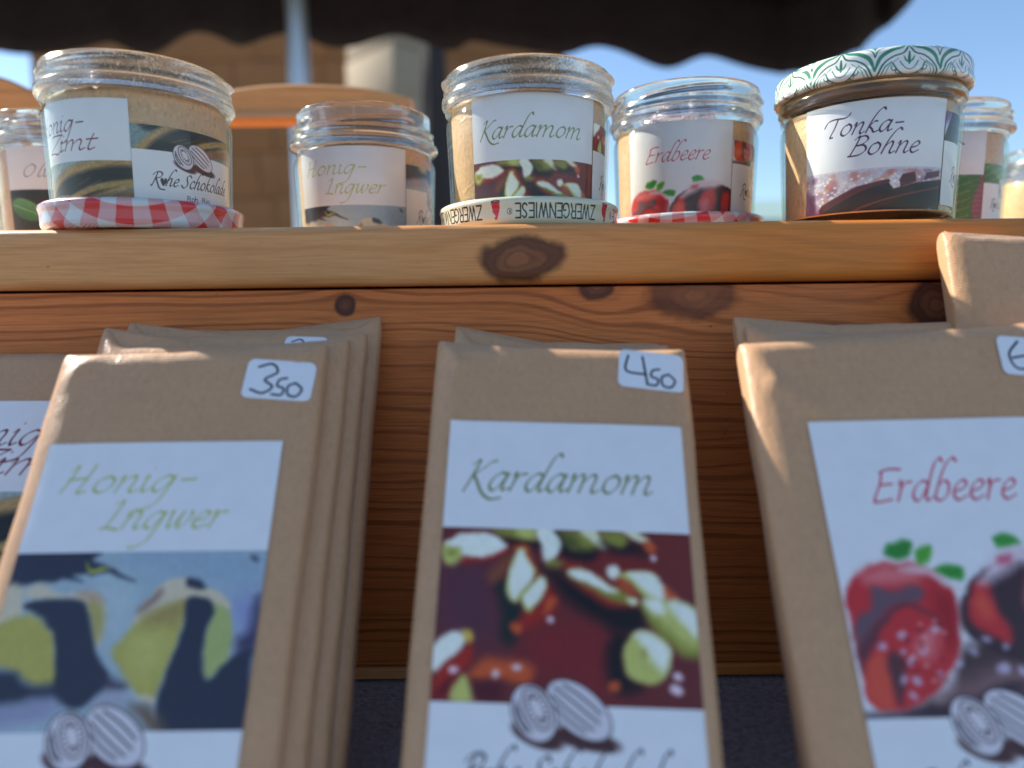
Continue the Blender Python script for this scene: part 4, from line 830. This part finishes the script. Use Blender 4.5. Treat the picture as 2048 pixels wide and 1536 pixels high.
jar('open jar with half hidden Olive label behind the gingham lid jar', -.2455, .405, SZ, .0722, .035, .0335, .0585, .0365, .0535, M_NECK, 'olive', (18, 200, 340, 286), None, group=G_OPEN, phase=.7)
jar('open jar with green leaf label tucked behind the patterned lid jar', .2335, .40, SZ, .0705, .034, .0338, .058, .0368, .0545, M_NECK, 'mint', (None, 1967, 340, 259), (1975, 366, .21), group=G_OPEN, phase=.1)
jar('open plain jar of cream paper at the far end of step', .3655, .485, SZ, .0665, .0362, .0345, .052, .0376, .0465, M_NECK, 'mint', None, None, group=G_OPEN, nolabel=True)
lid('lid', R*1.088, .0112, M_OGEE, 'ogee', jt, .1).location = (0, 0, .0558)
def upturned(label, X, Y, mat, style, turn):
    o = lid('jar_lid', R*1.0972, LH, mat, style, None, turn); o.location = (X, Y, SZ+LH+.0001); o.rotation_euler = (math.pi, 0, 0); return tag(o, label, 'lid', 'upturned lids under jars')
upturned('red and white gingham lid under the Honig-Zimt jar', -.1564, .3111, M_GING, 'gingham', .35)
upturned('cream lid with black lettering and red caps under the Kardamom jar', .0084, .3219, M_LIDTEXT, 'text', .2)
upturned('red and white gingham lid under the Erdbeere jar', .0894, .3715, M_GING, 'gingham', 1.2)

# crumpled clear film in the strawberry jar's neck
m, t, out = newmat('clear_film'); n = tex_noise(t, objco(t), 160., 4, .6).outputs[0]; nm = bump(t, n, 1., .003)
gl = nd(t, 'BsdfGlossy', {'Color': (1, .98, .97, 1), 'Roughness': .16, 'Normal': nm}); tr = nd(t, 'BsdfTransparent', {'Color': (.93, .88, .87, 1)}); df = nd(t, 'BsdfDiffuse', {'Color': (.78, .6, .57, 1)})
a = nd(t, 'MixShader', {0: mth(t, 'ADD', .12, mth(t, 'MULTIPLY', mth(t, 'POWER', facing(t), 2.), .6)), 1: tr.outputs[0], 2: gl.outputs[0]}); b = nd(t, 'MixShader', {0: mth(t, 'MULTIPLY', ramp(t, n, [(.42, 0.), (.6, 1.)]), .6), 1: a.outputs[0], 2: df.outputs[0]}); t.links.new(b.outputs[0], out.inputs[0]); M_FILM = m
def film():
    X, Y, z0 = .0894, .3715, zL+.0485
    def fn(u, v):
        a = u*2*math.pi; r = .026*(1-.62*v)*(1+.25*noise.noise(Vector((math.cos(a)*2, math.sin(a)*2, v*3)))); z = .001+.0175*v+.004*noise.noise(Vector((math.cos(a)*3, math.sin(a)*3, v*4+7)))*v
        k = Vector((r*math.cos(a)-.004*(1-v), r*math.sin(a), max(z, 0))); return k+.0016*Vector((noise.noise(k*220), noise.noise(k*220+Vector((9, 0, 0))), .6*noise.noise(k*220+Vector((0, 9, 0)))))
    o = sheet('plastic_film', fn, lin(0, 1, 60), lin(0, 1, 18), M_FILM); o.location = (X, Y, z0); tag(o, 'crumpled clear plastic film bunched in the Erdbeere jar neck', 'film')
film()

# ------------------------------------------------------------------ chocolate bars in kraft paper
def bar(label, xl, xr, ytop, ztop, lean, W, L, T, flavour=None, lab=None, price=None, tilt=0., slope=0., ears=(.003, .003), seed=1, group=None, creases=()):
    """paper-wrapped bar leaning back; its front top edge passes (xl..xr, ytop, ztop). lab = (left margin, width, distance of label top from bar top)
    local axes: x across, y through (front at -T/2), z along the bar"""
    ln = math.radians(lean); up = Vector((0, math.sin(ln), math.cos(ln))); nf = Vector((0, -math.cos(ln), math.sin(ln)))
    c = Vector(((xl+xr)/2, ytop, ztop)); rm = Euler((-ln, 0, 0)).to_matrix() @ Euler((0, tilt, 0)).to_matrix(); org = c-rm @ Vector((0, -T/2, L))
    e = empty('chocolate_bar', org, label, 'chocolate bar', group, rot=rm.to_euler())
    hw, ht = W/2, T/2
    def dz(x, z):
        k = max(0, (z-(L-.02))/.02); k = k*k*(3-2*k)
        return k*(slope*x/W+ears[0]*math.exp(-((x+hw)/.006)**2)+ears[1]*math.exp(-((x-hw)/.006)**2)+.0006*noise.noise(Vector((x*90, seed, 2))))
    def dy(x, z):
        d = .00042*noise.noise(Vector((x*28, z*22, seed*7.3)))+.0001*noise.noise(Vector((x*110, z*70, seed*3.1)))-.0006*(1-(x/hw)**2)
        for (x1, z1, x2, z2, h, wd) in creases:
            ax, az = x2-x1, z2-z1; q = ((x-x1)*ax+(z-z1)*az)/(ax*ax+az*az); q = min(max(q, 0), 1); dd = math.hypot(x-x1-q*ax, z-z1-q*az); d -= h*math.exp(-(dd/wd)**2)
        return d
    rx, ry, rb_ = .0085, ht*.95, ht*.35
    def edge(x): q = min(max(abs(x)-(hw-rx), 0)/rx, 1); return ry*(1-math.sqrt(1-q*q))
    fx = lin(-hw+rx, hw-rx, 30)
    side = [('c', hw-rx+rx*math.sin(math.radians(a)), -ht+ry*(1-math.cos(math.radians(a)))) for a in lin(8, 90, 11)]+[('s', hw, y) for y in lin(-ht+ry, ht-rb_, 4)[1:]]+[('s', hw-rb_+rb_*math.cos(math.radians(a)), ht-rb_+rb_*math.sin(math.radians(a))) for a in lin(20, 85, 4)]
    full = [('f', x, -ht) for x in fx]+side+[('b', x, ht) for x in fx[::-1]]+[(k, -x, y) for (k, x, y) in side[::-1]]
    zs = [0, .0012, .003, .006]+lin(.012, L-.014, 56)+[L-.011, L-.0085, L-.0065, L-.005, L-.004, L-.003, L-.002, L-.0012, L-.0005, L-.0001]
    V, Fc = [], []; n = len(full)
    for z in zs:
        q = 0
        if z > L-.005: q = (z-(L-.005))/.005
        if z < .005: q = (.005-z)/.005
        tf = .22+.78*math.sqrt(max(0, 1-q*q)); wf = 1-.006*q*q
        for (k, x, y) in full:
            bul = .0006*noise.noise(Vector((z*35, seed*2.7, 1 if x > 0 else 5)))*min(1, max(0, abs(x)-(hw-rx))/rx)
            py_ = y*tf
            if k in 'fc': py_ += dy(x, z)*(1-min(1, max(0, abs(x)-(hw-rx))/rx))*(1-.5*q)
            V.append((x*wf+(bul if x > 0 else -bul), py_, z+dz(x, z)))
    for j in range(len(zs)-1):
        for i in range(n): i2 = (i+1) % n; Fc.append((j*n+i, j*n+i2, (j+1)*n+i2, (j+1)*n+i))
    Fc.append(tuple(range(n))[::-1]); top = (len(zs)-1)*n
    cpt = len(V); V.append((0, 0, L+.0002))
    for i in range(n): Fc.append((top+i, top+(i+1) % n, cpt))
    mesh_obj('wrapper', V, Fc, M_KRAFT, e, smooth='auto')
    # folded-in flap of the wrapper seen along the top edge
    def ff(u, v): x = -hw*.96+u*W*.96; return (x, -ht*.05+v*ht*.24, L+.0004+dz(x, L)+.0003*math.sin(u*5+seed)+.0005*v)
    sheet('end_flap', ff, lin(0, 1, 24), lin(0, 1, 4), M_KRAFT, e, .0005)
    if lab:
        m0, wd, dt = lab; x0 = -hw+m0; z1 = L-dt; z0 = max(.004, z1-ASP*wd)
        def lf(u, v): x = x0+u*wd; z = z1-(z1-z0)*v; return (x, -ht+edge(x)+dy(x, z)*(1-min(1, max(0, abs(x)-(hw-rx))/rx))-.0004, z)
        sheet('front_label', lf, lin(0, 1, 26), lin(0, 1, 40), PRINT[flavour], e, 0, lambda u, v: (u, 1-(z1-z0)/wd*v/ASP))
    if price:
        d, sx, sz, sw, sh, an = price; rr_ = .0022; pts = []
        for (cx, cz, a0) in ((sw/2-rr_, sh/2-rr_, 0), (-sw/2+rr_, sh/2-rr_, 90), (-sw/2+rr_, -sh/2+rr_, 180), (sw/2-rr_, -sh/2+rr_, 270)): pts += arc(cx, cz, rr_, a0, a0+90, 6)
        ca, sa = math.cos(math.radians(an)), math.sin(math.radians(an)); V = []; uv = []
        rings = [1, .8, .55, .3, .08]
        for q in rings:
            for (x, z) in pts:
                X_, Z_ = -hw+sx+(x*ca-z*sa)*q, L-sz+(x*sa+z*ca)*q; V.append((X_, -ht+edge(X_)+dy(X_, Z_)*(1-min(1, max(0, abs(X_)-(hw-rx))/rx))-.00042, Z_)); uv.append((.5+x*q/sw, .5+z*q/sh))
        n = len(pts); Fc = [(j*n+i, (j+1)*n+i, (j+1)*n+(i+1) % n, j*n+(i+1) % n) for j in range(len(rings)-1) for i in range(n)]+[tuple((len(rings)-1)*n+i for i in range(n))[::-1]]
        Fc = [f[::-1] for f in Fc]
        mesh_obj('price_sticker', V, Fc, PRICE[d], e, uv=uv)
    return e

W0, LEAN = .084, 32.2
TK, TH = .0098, .0084                      # thickness of the cardamom and of the ginger bars
GB = 'bars in kraft paper leaning on the step'
dyl = lambda T, lean=LEAN: T/math.cos(math.radians(lean))+.0005
Lb = lambda z, lean=LEAN, T=TK: (z-TZ-.0012-T*math.sin(math.radians(lean)))/math.cos(math.radians(lean))
EARS = ((.006, .002), (.009, .003), (.007, .001), (.002, .006))
def stack(W, T, xl, yf, zf, names, first, xs, dzs, seed):
    """bars one behind another, each flat against the next"""
    for k, nm in enumerate(names):
        z = zf+dzs[k]; x = xl+xs[k]; nr = .008 if W < .0865 and k else 0
        if k == 0: bar(nm, x, x+W, yf, z, LEAN, W, Lb(z, LEAN, T), T, seed=seed, group=GB, **first)
        else: bar(nm, x+nr/2, x+W-nr/2, yf+k*dyl(T), z, LEAN, W-nr, Lb(z, LEAN, T), T, tilt=first['tilt']*.8, seed=seed+k, ears=EARS[k % 4], price=(3, .068, .008, .0155, .0105, -2) if 'sticker' in nm else None, group=GB)
yH = .2365; WH = .0885
a = at(118, 706, yH)
stack(WH, TH, a.x, yH, at(390, 696, yH).z, ['kraft wrapped bar with Honig-Ingwer label and 350 price sticker', 'kraft wrapped bar directly behind the Honig-Ingwer labelled bar', 'kraft wrapped bar with sticker edge peeping over the Honig-Ingwer stack', 'rearmost bar of the Honig-Ingwer stack against the board'],
      dict(flavour='ginger', lab=(.0068, .0726, .034), price=(3, .0752, .0125, .0222, .0142, -4), tilt=-.002, slope=.003, ears=(.0012, .001), creases=[(-.04, .148, -.03, .16, .0007, .003)]), (0, .0052, .0095, .0125), (0, .0012, .0045, .0062), 11)
yK = .2365
a = at(870, 686, yK); b = at(1377, 696, yK)
stack(b.x-a.x, TK, a.x, yK, (a.z+b.z)/2, ['kraft wrapped bar with Kardamom label and 450 price sticker', 'kraft wrapped bar directly behind the Kardamom labelled bar', 'rearmost bar of the Kardamom stack against the board'],
      dict(flavour='cardamom', lab=(.0072, .0726, .0285), price=(4, .0715, .0088, .0215, .0138, -4), tilt=.042, slope=.0005, ears=(.003, .0015), creases=[(-.042, .158, -.034, .15, .0012, .0022), (-.034, .15, -.036, .13, .0009, .003)]),
      (0, .001, .0005), (0, -.0005, .0012), 31)
# strawberry bar, a wider format leaning less, with two narrower bars behind it
yE = .2325; a = at(1482, 684, yE); WE = .106; LE = 29.; zE = at(1760, 660, yE).z
bar('wide kraft wrapped bar with Erdbeere label', a.x, a.x+WE, yE, zE, LE, WE, Lb(zE, LE), TK, 'strawberry', (.0155, .0745, .0315), (6, .0925, .011, .0225, .0138, -5), tilt=-.012, slope=.006, ears=(.001, .001), seed=51, creases=[(-.052, .155, -.046, .14, .0012, .003), (-.046, .14, -.034, .131, .0012, .003)], group=GB)
TR = .0075; a = at(1476, 646, yE+dyl(TK, LE)+dyl(TR, LE))
for k, (lb, dx, dzz) in enumerate((('kraft wrapped bar directly behind the Erdbeere labelled bar', .001, -.003), ('kraft wrapped bar with upturned corner third behind the Erdbeere bar', 0, 0))):
    z = a.z+dzz; bar(lb, a.x+dx, a.x+dx+.079, yE+dyl(TK, LE)+k*dyl(TR, LE), z, LE, .079, Lb(z, LE, TR), TR, seed=61+k, ears=(.004, .001), group=GB)
# tall bar standing steeper at the right, overlapping the top board
yR = .2585; a = at(1900, 474, yR); bar('tall kraft wrapped bar standing steeply in front of the top board', a.x, a.x+.1, yR, a.z, 17, .1, Lb(a.z, 17), TK, seed=71, ears=(.0022, .002), slope=-.003, group=GB)
# cinnamon bar at the left, straight against the board
yC = YB-TK/math.cos(math.radians(33))-.0008; a = at(0, 697, yC); xc = at(72, 800, yC).x
bar('kraft wrapped bar with Honig-Zimt label beside the Honig-Ingwer stack', xc-.031, xc+.052, yC, a.z-.001, 33, .083, Lb(a.z-.001, 33), TK, 'cinnamon', (.0045, .0726, .0215), None, tilt=.01, ears=(.001, .001), seed=81, group=GB)
